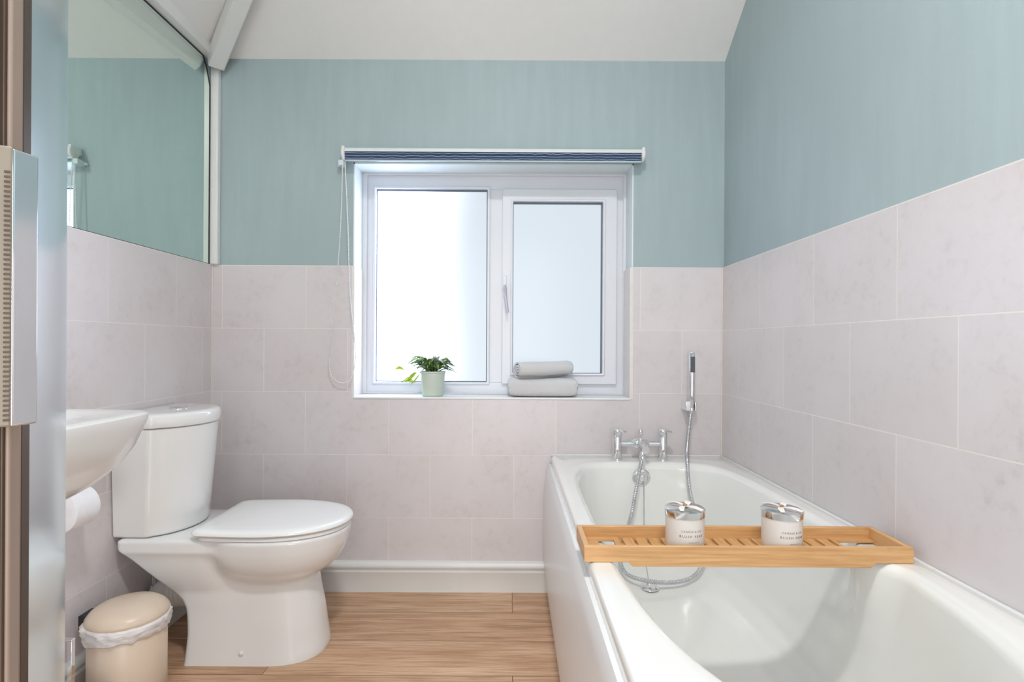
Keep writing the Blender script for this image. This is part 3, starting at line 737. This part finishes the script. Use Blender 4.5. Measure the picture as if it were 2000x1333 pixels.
def pan():
    zs = [0, 0.004, 0.012, 0.03, 0.06, 0.09, 0.12, 0.15, 0.17, 0.185, 0.20, 0.212, 0.222, 0.230, 0.238, 0.246, 0.256, 0.266, 0.278, 0.29, 0.305, 0.32, 0.334, 0.345, 0.353, 0.359, 0.365, 0.371, 0.378, 0.384, 0.389, 0.393, 0.396, 0.398]
    NX = 60; rings = []
    for z in zs:
        xb = interp(back_t, z)[0]; xf = interp(front_t, z)[0]
        if z > 0.225:
            s = interp([(0.225, 0.0), (0.232, 0.36), (0.245, 0.56), (0.265, 0.72), (0.29, 0.84), (0.32, 0.92), (0.35, 0.965), (0.38, 0.99), (0.402, 1.0)], z)[0]
            xf = max(xf, -0.765+0.236*s)
        ins = 0
        if z > 0.392: ins = {0.393: 0.002, 0.396: 0.006, 0.398: 0.012}[z]
        near, far = [], []
        for i in range(NX+1):
            u = i/NX; 
            q = 0.5-0.5*math.cos(PI*(0.04+0.96*u)) if True else u
            q = (q-(0.5-0.5*math.cos(PI*0.04)))/(1-(0.5-0.5*math.cos(PI*0.04)))
            x = lerp(xb+ins, xf-ins, q)
            xq = lerp(xb, xf, q)
            wv = smax(smax(colw(xq, z), bowlw(xq, z), 0.018), ledgew(xq, z), 0.02)
            # taper to zero at the very front, rounded rear corner
            fr_ = (xf-xq); 
            if fr_ < 0.03: wv *= math.sqrt(max(0, 1-(1-fr_/0.03)**2)) if False else 1
            if i == NX: wv = 0
            rr = xq-xb
            if rr < 0.015: wv -= 0.015*(1-math.sqrt(max(0, 1-(1-rr/0.015)**2)))
            wv = max(0, wv-ins)
            if i == NX-1: pass
            near.append((x, TYc-wv, z)); far.append((x, TYc+wv, z))
        rings.append(near[:-1] + [near[-1]] + far[:-1][::-1])
    return MB().loft(rings, True, True)
pn = pan().build('pan', M['ceramic'], toi, smooth=True, autos=True)
def dshape(x0, x1, hw, rc, n=40):
    """D outline: straight back at x0 with rounded corners, round front at x1"""
    pts = []; xm = x0+(x1-x0)*0.42
    for i in range(n+1):
        a = -PI/2+PI*i/n; c, s = math.cos(a), math.sin(a)
        pts.append((xm+(x1-xm)*abs(c)**(2/2.15), TYc+hw*math.copysign(abs(s)**(2/2.15), s)))
    # back side
    hb = hw*0.955
    for i in range(1, 9):
        t = i/9; pts.append((lerp(xm, x0+rc, t), TYc+lerp(hw, hb, t**1.6)))
    for i in range(7):
        a = PI/2*i/6; pts.append((x0+rc-rc*math.sin(a), TYc+hb-rc+rc*math.cos(a)))
    for i in range(7):
        a = PI/2*i/6; pts.append((x0+rc-rc*math.cos(a), TYc-hb+rc-rc*math.sin(a)))
    for i in range(1, 9):
        t = 1-i/9; pts.append((lerp(xm, x0+rc, t), TYc-lerp(hw, hb, t**1.6)))
    return pts
def slab(x0, x1, hw, rc, prof):
    rings = []
    for ins, z in prof: rings.append([(x, y, z) for x, y in dshape(x0+ins, x1-ins, hw-ins, max(0.003, rc-ins*0.5))])
    return MB().loft(rings)
slab(-0.945, -0.532, 0.178, 0.03, [(0.006, 0.3975), (0.0, 0.3995), (0.0, 0.407), (0.004, 0.410), (0.03, 0.411)]).build('seat', M['seat'], toi, smooth=True)
slab(-0.965, -0.524, 0.186, 0.035, [(0.010, 0.4120), (0.003, 0.4135), (0.0, 0.417), (0.001, 0.422), (0.005, 0.4265), (0.012, 0.429), (0.03, 0.4305), (0.07, 0.4315), (0.14, 0.432)]).build('lid', M['seat'], toi, smooth=True)
# hinges
for s in (-1, 1):
    MB().lathe([(0.011, 0), (0.011, 0.03)], (-0.955, TYc+s*0.075-0.015, 0.408), 'Y', 16).build('hinge', M['chrome'], toi, smooth=True)
# cistern: bowed front
def cis_ring(z, grow=0.0):
    t = (z-0.400)/(0.74-0.400)
    hw = lerp(0.152, 0.166, t)+grow; xc = lerp(-1.082, -1.066, t)+grow; xm = lerp(-1.016, -0.985, t)+grow; xbk = XL+0.004-grow*0
    pts = []; r = 0.022; n = 30
    pts.append((xbk, TYc-hw))
    # near corner rounding, then the bow
    c0 = Vector((xc-r, TYc-hw)); 
    for i in range(6): 
        t_ = i/5; pts.append((lerp(xbk, xc-r-0.004, (i+1)/6), TYc-hw))
    bow = lambda s: xc + (xm-xc)*(1-s*s)
    P = []
    for i in range(7):
        a = PI/2*i/6*0.72; P.append((xc-r-0.004+r*math.sin(a)*1.1, TYc-hw+r-r*math.cos(a)))
    s0 = (P[-1][1]-TYc)/hw
    off = P[-1][0]-bow(s0)
    for i in range(1, n):
        s = lerp(s0, -s0, i/n); P.append((bow(s)+off*abs(s/s0)**8, TYc+s*hw))
    P += [(x, 2*TYc-y) for x, y in P[:7][::-1]]
    pts += P
    for i in range(6): pts.append((lerp(xc-r-0.004, xbk, i/6), TYc+hw))
    pts.append((xbk, TYc+hw))
    return [(x, y, z) for x, y in pts]
def cring(z, g=0.0, zz=None):
    r = cis_ring(z, g); return [(x, y, zz if zz is not None else z) for x, y, z in r]
MB().loft([cring(0.400, -0.006), cring(0.404, -0.001), cring(0.410), cring(0.50), cring(0.60), cring(0.70), cring(0.729), cring(0.732, -0.004)]).build('cistern', M['ceramic'], toi, smooth=True)
cl_ = MB().loft([cring(0.74, -0.003, 0.7325), cring(0.74, 0.003, 0.7345), cring(0.74, 0.005, 0.741), cring(0.74, 0.005, 0.766), cring(0.74, 0.002, 0.772), cring(0.74, -0.004, 0.7755), cring(0.74, -0.02, 0.7765)])
clid = cl_.build('cistern_lid', M['ceramic'], toi, smooth=True)
MB().lathe([(0.028, 0), (0.028, 0.003), (0.024, 0.005), (0.022, 0.003), (0.0, 0.0035)], (-1.095, TYc, 0.7765), 'Z', 32).build('flush_button', M['chrome'], clid, smooth=True)
MB().lathe([(0.0085, 0), (0.0085, -0.004), (0.006, -0.007), (0, -0.0075)], (-0.826, TYc-0.119, 0.036), 'Y', 20).build('bolt_cap', M['white_plastic'], toi, smooth=True)
# soil pipe and supply behind the pan
wp = catmull([(-1.02, TYc+0.0, 0.185), (-1.08, TYc, 0.185), (-1.13, TYc+0.005, 0.178), (-1.150, TYc+0.04, 0.15), (-1.150, TYc+0.12, 0.13), (-1.150, YB-0.02, 0.13)], 8)
MB().tube(wp, lambda t: 0.050 if t > 0.3 else 0.056+0.003*math.sin(t*120), 28).build('waste_pipe', M['white_plastic'], toi, smooth=True)
sv = catmull([(-1.135, TYc-0.09, 0.405), (-1.135, TYc-0.09, 0.34), (-1.13, TYc-0.07, 0.28), (-1.16, TYc-0.02, 0.2), (-1.17, TYc+0.06, 0.12)], 10)
MB().tube(sv, 0.007, 12).build('supply_hose', M['chrome_rough'], toi, smooth=True)
MB().lathe([(0.007, 0), (0.007, 0.03), (0.011, 0.032), (0.011, 0.045)], (-1.135, TYc-0.09, 0.318), 'Z', 16).build('supply_valve', M['brass'], toi, smooth=True)
MB().lathe([(0.0075, 0), (0.0075, 0.05), (0.0105, 0.052), (0.0105, 0.07)], (-1.188+0.02, TYc+0.215, 0.345), 'Z', 16).tube([(-1.168, TYc+0.215, 0.35), (-1.168, TYc+0.215, 0.1), (XL, TYc+0.215, 0.1)], 0.0075, 12).build('copper_pipe', M['brass'], toi, smooth=True)

# ---------------------------------------------------------------- wash basin
bs = empty('wash_basin', (XL, 0.86, 0.7)); tag(bs, 'white wall-hung wash basin at the left wall in front of the toilet', 'basin')
def basin():
    cy_ = 0.855; N = 72
    def ring(px, hw, z, n=3.2, dx=0):
        """half superellipse anchored at the wall: projection px, half width hw"""
        out = []
        for j in range(N+1):
            a = -PI/2+PI*j/N; c, s = math.cos(a), math.sin(a)
            out.append((XL+0.002+dx+(px-dx)*abs(c)**(2/n), cy_+hw*math.copysign(abs(s)**(2/n), s), z))
        return out
    # outside from the bottom up, then over the rim and down into the bowl
    R = [ring(0.16, 0.17, 0.650, 3.5), ring(0.28, 0.225, 0.664, 4), ring(0.37, 0.26, 0.690, 5), ring(0.415, 0.278, 0.720, 6), ring(0.446, 0.290, 0.755, 8.0), ring(0.464, 0.300, 0.790, 9.0), ring(0.474, 0.308, 0.828, 10.0),
         ring(0.477, 0.311, 0.842, 10.5), ring(0.477, 0.311, 0.850, 10.5), ring(0.472, 0.308, 0.853, 10.5), ring(0.463, 0.302, 0.854, 10), ring(0.420, 0.258, 0.852, 4.2, 0.09), ring(0.408, 0.247, 0.846, 3.6, 0.10), ring(0.39, 0.222, 0.82, 2.8, 0.115), ring(0.355, 0.19, 0.77, 2.5, 0.135), ring(0.29, 0.12, 0.742, 2.2, 0.17), ring(0.24, 0.03, 0.738, 2.0, 0.20)]
    return MB().loft(R)
basin().build('basin_bowl', M['ceramic'], bs, smooth=True)
MB().lathe([(0.022, 0), (0.022, 0.05), (0.019, 0.09), (0, 0.092)], (XL+0.06, 0.86, 0.853), 'Z', 24).tube([(XL+0.07, 0.86, 0.925), (XL+0.12, 0.86, 0.935), (XL+0.17, 0.86, 0.925)], 0.012, 14).build('basin_tap', M['chrome'], bs, smooth=True)
MB().tube(catmull([(XL+0.2, 0.86, 0.66), (XL+0.2, 0.86, 0.56), (XL+0.12, 0.86, 0.5), (XL+0.004, 0.86, 0.5)], 8), 0.018, 16).build('waste_trap', M['white_plastic'], bs, smooth=True)

# ---------------------------------------------------------------- toilet roll
rx, rz_ = XL+0.063, 0.563; ry0, ry1 = 1.388, 1.468
tr = empty('toilet_roll', (rx, (ry0+ry1)/2, rz_)); tag(tr, 'white toilet paper roll on the left wall beneath the basin', 'toilet roll')
pr = MB()
rings = []
for r_, y in ((0.0195, ry0), (0.053, ry0), (0.0545, ry0+0.001), (0.0545, ry1-0.001), (0.053, ry1), (0.0195, ry1)):
    rings.append([(rx+r_*math.cos(2*PI*j/56), y, rz_+r_*math.sin(2*PI*j/56)) for j in range(56)])
pr.loft(rings + [rings[0]], False, False).build('paper', M['paper'], tr, smooth=True)
rings = []
for r_, y in ((0.0185, ry0-0.0005), (0.0200, ry0-0.0005), (0.0200, ry1), (0.0185, ry1)):
    rings.append([(rx+r_*math.cos(2*PI*j/40), y, rz_+r_*math.sin(2*PI*j/40)) for j in range(40)])
MB().loft(rings+[rings[0]], False, False).build('cardboard_core', M['card'], tr, smooth=True)
th_ = empty('toilet_roll_holder', (XL, 1.46, rz_)); tag(th_, 'chrome arm on the left wall carrying the toilet roll', 'toilet roll holder')
MB().tube(catmull([(XL+0.005, ry1+0.03, rz_+0.012), (rx-0.01, ry1+0.03, rz_+0.0115), (rx, ry1+0.018, rz_+0.0113), (rx, ry0-0.006, rz_+0.0113)], 6), 0.006, 14).build('arm', M['chrome'], th_, smooth=True)
MB().lathe([(0.02, 0), (0.02, 0.008)], (XL, ry1+0.03, rz_+0.012), 'X', 24).build('wall_plate', M['chrome'], th_, smooth=True)

# ---------------------------------------------------------------- pedal bin
bxc, byc, br0 = -1.067, 1.548, 0.0945
pb = empty('pedal_bin', (bxc, byc, 0)); tag(pb, 'small cream pedal bin with a white liner beside the toilet', 'bin')
MB().lathe([(br0-0.002, 0), (br0, 0.004), (br0, 0.222), (br0-0.002, 0.224), (br0-0.006, 0.2235), (br0-0.006, 0.02)], (bxc, byc, 0), 'Z', 56).build('body', M['cream'], pb, smooth=True)
MB().lathe([(br0+0.003, 0.224+0.006), (br0+0.005, 0.232), (br0+0.005, 0.240), (br0-0.004, 0.252), (br0-0.018, 0.262), (br0-0.045, 0.269), (0.02, 0.272), (0, 0.2722)], (bxc, byc, 0), 'Z', 56).build('lid', M['cream'], pb, smooth=True)
lr = []
NB = 120
for k, (dr, z) in enumerate([(-0.005, 0.229), (0.003, 0.231), (0.008, 0.2275), (0.011, 0.2235), (0.008, 0.2195), (0.0115, 0.2155), (0.007, 0.2115), (0.010, 0.2075), (0.006, 0.2035), (0.0085, 0.1995), (0.005, 0.1955), (0.006, 0.191), (0.0035, 0.187), (0.001, 0.188), (0.0008, 0.222)]):
    r = []
    for j in range(NB):
        a = 2*PI*j/NB
        nz = noise.noise(Vector((math.cos(a)*5, math.sin(a)*5, z*60+a)))*0.006+noise.noise(Vector((math.cos(a)*12, math.sin(a)*12, z*150)))*0.003
        if k in (0, 13, 14): nz = 0
        zz = z + (0.008*noise.noise(Vector((math.cos(a)*3, math.sin(a)*3, 5.0))) - 0.006*math.cos(a-2.6) *min(1, (k-4)/6) if 4 < k <= 13 else 0)
        R_ = br0+dr+max(nz, -0.003)+0.002*max(0, math.cos(a-3.5))
        r.append((bxc+R_*math.cos(a), byc+R_*math.sin(a), zz))
    lr.append(r)
MB().loft(lr, False, False).build('liner', M['bag'], pb, smooth=True, autos=False)
MB().box(bxc-br0-0.016, bxc-br0+0.008, byc-0.040, byc+0.010, 0.205, 0.245).build('hinge', M['dark'], pb, bevel=0.003)
pdl = [(bxc+0.075, byc+0.0, 0.012), (bxc+0.105, byc+0.004, 0.018), (bxc+0.125, byc+0.006, 0.032)]
rings = []
for (x, y, z), hw in zip(pdl, (0.02, 0.018, 0.012)): rings.append([(x, y-hw, z-0.002), (x, y+hw, z-0.002), (x, y+hw, z+0.002), (x, y-hw, z+0.002)])
MB().loft(rings).build('pedal', M['dark'], pb, bevel=0.001)

# ---------------------------------------------------------------- toilet brush
tbx, tby = -1.058, 1.335
tbr = empty('toilet_brush', (tbx, tby, 0)); tag(tbr, 'chrome toilet brush set with a slim square handle beside the cream bin', 'toilet brush')
MB().box(tbx-0.0055, tbx+0.0055, tby-0.0055, tby+0.0055, 0.10, 0.272).build('handle', M['chrome'], tbr, bevel=0.001)
MB().box(tbx-0.022, tbx+0.006, tby-0.006, tby+0.006, 0.272, 0.277).build('handle_cap', M['chrome'], tbr, bevel=0.001)
MB().box(tbx-0.045, tbx+0.035, tby-0.04, tby+0.04, 0.0, 0.13).build('holder', M['chrome_rough'], tbr, bevel=0.004)

# ---------------------------------------------------------------- plant on the sill
px_, py_ = -0.322, YB+0.052; pz = WZ0
pt = empty('potted_plant', (px_, py_, pz)); tag(pt, 'small variegated leafy plant in a pale ribbed pot on the window sill', 'plant')
prof = [(0.0, 0), (0.040, 0), (0.0425, 0.002)]
for i in range(1, 25):
    z = 0.003+i*0.0038; r = lerp(0.0425, 0.0515, z/0.1)
    prof.append((r+(0.0006 if i % 2 else -0.0006), z))
prof += [(0.0535, 0.096), (0.0535, 0.102), (0.0510, 0.102), (0.0490, 0.088), (0.0, 0.088)]
pot = MB().lathe(prof, (px_, py_, pz), 'Z', 48).build('pot', M['pot'], pt, smooth=True)
sm_ = MB(); rings = []
for r_ in (0.0485, 0.036, 0.022, 0.008):
    rings.append([(px_+r_*math.cos(2*PI*j/28), py_+r_*math.sin(2*PI*j/28), pz+0.090+0.006*noise.noise(Vector((r_*90*math.cos(2*PI*j/28), r_*90*math.sin(2*PI*j/28), 1)))) for j in range(28)])
sm_.loft(rings).build('soil', M['soil'], pt, smooth=True)
def leaf(m, base, az, length, rise, width, droop=0.6, twist=0.0, n=9):
    d = Vector((math.cos(az), math.sin(az), 0)); s = Vector((-d.y, d.x, 0)); rings = []
    for i in range(n):
        t = i/(n-1); p = Vector(base)+d*length*t+Vector((0, 0, rise*math.sin(PI*0.5*min(1, t*1.5))-droop*length*max(0, t-0.35)**1.7))
        wv = width*math.sin(PI*min(0.985, max(0.03, t))**0.85); up = Vector((0,0,1))
        ss = (s*math.cos(twist)+up*math.sin(twist))
        rings.append([p-ss*wv+up*wv*0.35, p-up*0.0004, p+ss*wv+up*wv*0.35, p+up*0.0006])
    m.loft(rings)
def plant_leaves():
    rnd = random.Random(11)
    g, pl, lm = MB(), MB(), MB(); stm = MB()
    top = (px_, py_, pz+0.092)
    for i in range(60):
        az = rnd.uniform(0, 2*PI)
        dx = math.cos(az)
        bt = (px_+rnd.uniform(-.022, .022), py_+rnd.uniform(-.018, .018), pz+0.092+rnd.uniform(0, 0.012))
        ln = rnd.uniform(0.055, 0.098)*(1.0 if abs(math.sin(az)) < 0.7 else 0.62)
        leaf(g if i % 5 < 3 else pl, bt, az, ln, rnd.uniform(0.022, 0.070), rnd.uniform(0.008, 0.013), rnd.uniform(0.4, 0.9), rnd.uniform(-.5, .5))
    # long reaching leaves as in the photo
    leaf(g, (px_+0.01, py_-0.01, pz+0.092), 0.05, 0.092, 0.022, 0.0075, 0.45, 0.2)
    leaf(pl, (px_-0.01, py_-0.012, pz+0.096), PI+0.1, 0.098, 0.044, 0.011, 0.35, 0.5)
    leaf(pl, (px_+0.0, py_-0.01, pz+0.1), 0.35, 0.075, 0.055, 0.005, 0.5, 0.4)
    leaf(g, (px_-0.004, py_-0.02, pz+0.094), PI-0.2, 0.070, 0.030, 0.010, 0.6, -0.4)
    # trailing lime shoot to the left
    sp1 = catmull([(px_-0.02, py_-0.02, pz+0.095), (px_-0.06, py_-0.035, pz+0.098), (px_-0.095, py_-0.038, pz+0.078), (px_-0.122, py_-0.03, pz+0.058)], 8)
    sp2 = catmull([(px_-0.095, py_-0.038, pz+0.080), (px_-0.108, py_-0.036, pz+0.100), (px_-0.126, py_-0.034, pz+0.112)], 6)
    stm.tube(sp1, 0.0009, 6); stm.tube(sp2, 0.0008, 6)
    for b, az, ln, ri, wd, dp, tw in (((px_-0.106, py_-0.036, pz+0.104), PI, 0.040, 0.010, 0.010, 0.4, 0.6), ((px_-0.060, py_-0.036, pz+0.096), PI+0.3, 0.038, -0.020, 0.012, 0.9, 0.9), ((px_-0.118, py_-0.03, pz+0.060), 0.1, 0.044, 0.006, 0.011, 0.5, 0.7), ((px_-0.045, py_-0.035, pz+0.093), PI+0.5, 0.036, -0.028, 0.010, 0.9, 0.8), ((px_-0.125, py_-0.034, pz+0.066), PI+0.1, 0.030, 0.012, 0.004, 0.3, 0.3)):
        leaf(lm, b, az, ln*1.15, ri, wd*1.25, dp, tw)
    g.build('leaves', M['leaf'], pt, smooth=True, autos=False); tag(pl.build('leaves', M['leaf_pale'], pt, smooth=True, autos=False), 'pale grey-green variegated leaves')
    st_ = stm.build('stem', M['stem'], pt, smooth=True); tag(lm.build('leaves', M['leaf_lime'], st_, smooth=True, autos=False), 'lime yellow leaves')
plant_leaves()

# ---------------------------------------------------------------- towels on the sill
def sq(a, n): return (math.copysign(abs(math.cos(a))**(2/n), math.cos(a)), math.copysign(abs(math.sin(a))**(2/n), math.sin(a)))
def folded_towel():
    m = MB(); x0, x1 = -0.012, 0.272; yc, hy = YB+0.060, 0.066; N = 72; rings = []
    K = 46
    for i in range(K+1):
        u = i/K; e = abs(2*u-1); s = (1-e**7)**(1/3.2) if e < 1 else 0.0
        s = max(s, 0.04)
        x = lerp(x0, x1, u); r = []
        hz = 0.0395-0.004*math.sin(PI*u)*0.6
        for j in range(N):
            a = 2*PI*j/N; c, sn = sq(a, 3.6)
            y = yc+hy*c*(0.90+0.10*s); z = pz+0.0012+hz+hz*sn*(0.42+0.58*s)
            # the fold line half-way up the side
            fold = math.exp(-((z-(pz+0.036))/0.0035)**2)*0.006
            if c < -0.7 and False: y += fold
            if e > 0.9: x_ = x - (1 if u > 0.5 else -1)*fold*1.2
            else: x_ = x
            nz = noise.noise(Vector((x*28, y*28, z*28)))*0.0022+noise.noise(Vector((x*9, y*9, z*9)))*0.003
            zz = z+(nz if sn > -0.4 else 0); yy = y+(nz if c < 0 else 0)
            r.append((x_+nz*0.5*(e > 0.9), yy, max(pz+0.0008, zz)))
        rings.append(r)
    return m.loft(rings)
tw1 = folded_towel().build('folded_towel', M['towel'], smooth=True, autos=False, base=(0.13, YB+0.06, pz)); tag(tw1, 'white folded bath towel on the window sill under the rolled one', 'towel')
def rolled_towel():
    m = MB(); N = 90; turns = 2.6; th = 0.0129
    outer, inner = [], []
    for i in range(N+1):
        a = 2*PI*turns*i/N; r = 0.008+0.0335*(i/N)
        outer.append((r, a+0.6)); inner.append((max(0.001, r-th*0.56), a+0.6))
    sec = outer+inner[::-1]
    A = Vector((0.026, YB-0.004, pz+0.112)); B = Vector((0.246, YB+0.100, pz+0.116))
    ax = (B-A).normalized(); up = Vector((0, 0, 1)); sd = ax.cross(up).normalized()
    rings = []; K = 34
    for k in range(K+1):
        u = k/K; c = A+(B-A)*u+Vector((0, 0, -0.002*math.sin(PI*u)))
        e = min(u, 1-u)*K; sc = 1.0 if e > 1.5 else (0.93 if e < 0.5 else 0.98)
        r = []
        for (rr, a) in sec:
            p = c+sd*(rr*math.cos(a)*1.08*sc)+up*(rr*math.sin(a)*0.88*sc)
            nz = noise.noise(p*34)*0.0014+noise.noise(p*11)*0.002
            p = p+(p-c).normalized()*nz if (p-c).length > 1e-4 else p
            r.append(tuple(p))
        rings.append(r)
    return m.loft(rings)
tw2 = rolled_towel().build('rolled_towel', M['towel'], smooth=True, autos=False, base=(0.13, YB+0.045, pz+0.078)); tag(tw2, 'white rolled towel with spiral end, resting on the folded towel', 'towel')

# ---------------------------------------------------------------- shower door (very near the camera, left edge)
sd_ = empty('shower_door', (-0.36, 0.42, 0.0)); tag(sd_, 'shower enclosure door with curved glass and metal edge at the left edge', 'shower door')
def ray(px, d): return Vector(((px-998)/1080*d, d))
def prism(pts, z0, z1):
    return MB().loft([[(p[0], p[1], z) for p in pts] for z in (z0, z1)])
# curved glass: convex toward the room
g0 = ray(57, 0.425); g1 = ray(130, 0.62)
arc = []; NA = 28
chord = g1-g0; nrm = Vector((chord.y, -chord.x)).normalized()      # toward +x
for i in range(NA+1):
    t = i/NA; arc.append(g0+chord*t+nrm*0.010*4*t*(1-t)*0.55)
tt = (arc[-1]-arc[-2]).normalized()
for i in range(1, 10):                                               # bends away out of sight
    a = 0.075*i; tt2 = Vector((tt.x*math.cos(a)-tt.y*math.sin(a), tt.x*math.sin(a)+tt.y*math.cos(a))); arc.append(arc[-1]+tt2*0.02)
inner = []
for i, p in enumerate(arc):
    q = arc[min(i+1, len(arc)-1)]-arc[max(i-1, 0)]; n_ = Vector((q.y, -q.x)).normalized(); inner.append(p-n_*0.006)
prism(arc+inner[::-1], 0.06, 1.95).build('glass_panel', M['shower_glass'], sd_, smooth=True)
def edge_box(pxa, da, pxb, db, thick, z0, z1):
    a, b = ray(pxa, da), ray(pxb, db); q = (b-a).normalized(); n_ = Vector((q.y, -q.x))
    if n_.x < 0: n_ = -n_
    return prism([a, b, b-n_*thick, a-n_*thick], z0, z1)
edge_box(-40, 0.385, 6, 0.395, 0.010, 0.05, 1.96).build('rubber_seal', M['dark'], sd_, bevel=0.001)
edge_box(5, 0.392, 19, 0.397, 0.012, 0.05, 1.96).build('stile_lip', M['alu_dark'], sd_, bevel=0.0008)
edge_box(17, 0.394, 45, 0.404, 0.014, 0.04, 1.97).build('stile', M['alu'], sd_, bevel=0.002)
edge_box(43, 0.408, 60, 0.420, 0.012, 0.05, 1.96).build('magnetic_strip', M['alu_dark'], sd_, bevel=0.001)
hd = edge_box(23, 0.376, 75, 0.394, 0.014, 0.994-(836-673)*0.385/1080, 0.994+(673-303)*0.385/1080).build('handle', M['handle_metal'], sd_, bevel=0.0015)
rbm = edge_box(-60, 0.366, 23, 0.376, 0.014, 0.994-(840-673)*0.376/1080, 0.994+(673-291)*0.376/1080).build('handle_grip', simple('dull_grip_metal', s2l((138, 128, 114)), 0.55, 0.3, 0.1, 8), hd, bevel=0.0015)
rr_ = MB()
for i in range(52):
    z = 0.940+i*0.0033; a, b = ray(6, 0.3735), ray(18, 0.3745)
    rr_.loft([[(a.x, a.y, z), (b.x, b.y, z), (b.x, b.y, z+0.0013), (a.x, a.y, z+0.0013)], [(a.x+0.0008, a.y-0.0006, z), (b.x+0.0008, b.y-0.0006, z), (b.x+0.0008, b.y-0.0006, z+0.0013), (a.x+0.0008, a.y-0.0006, z+0.0013)]])
rr_.build('grip_ribs', M['alu_dark'], hd)
# low shower tray the enclosure stands on
q = [tuple(p) for p in arc]
trp = [(arc[0].x+0.03, 0.34), (arc[0].x+0.03, arc[0].y)] + [(p.x+0.02, p.y+0.012) for p in arc[::3]] + [(arc[-1].x-0.05, arc[-1].y+0.03), (XL+0.02, arc[-1].y+0.03), (XL+0.02, -0.30), (-0.36, -0.30)]
shower_tray = MB().loft([[(x, y, z) for x, y in trp] for z in (0.0, 0.035)])
tag(shower_tray.build('shower_tray', M['acrylic'], bevel=0.006, base=(-0.7, 0.3, 0)), 'low white shower tray below the curved shower door', 'shower tray')

# ---------------------------------------------------------------- ceiling lamp housing
clp = empty('ceiling_lamp', (0.05, 0.35, ZT)); tag(clp, 'round white ceiling lamp on the flat top of the ceiling', 'ceiling lamp')
MB().lathe([(0.15, 0), (0.15, -0.05), (0.145, -0.055), (0.125, -0.055), (0.12, -0.045), (0, -0.045)], (0.05, 0.35, ZT-0.001), 'Z', 40).build('housing', M['white_plastic'], clp, smooth=True)
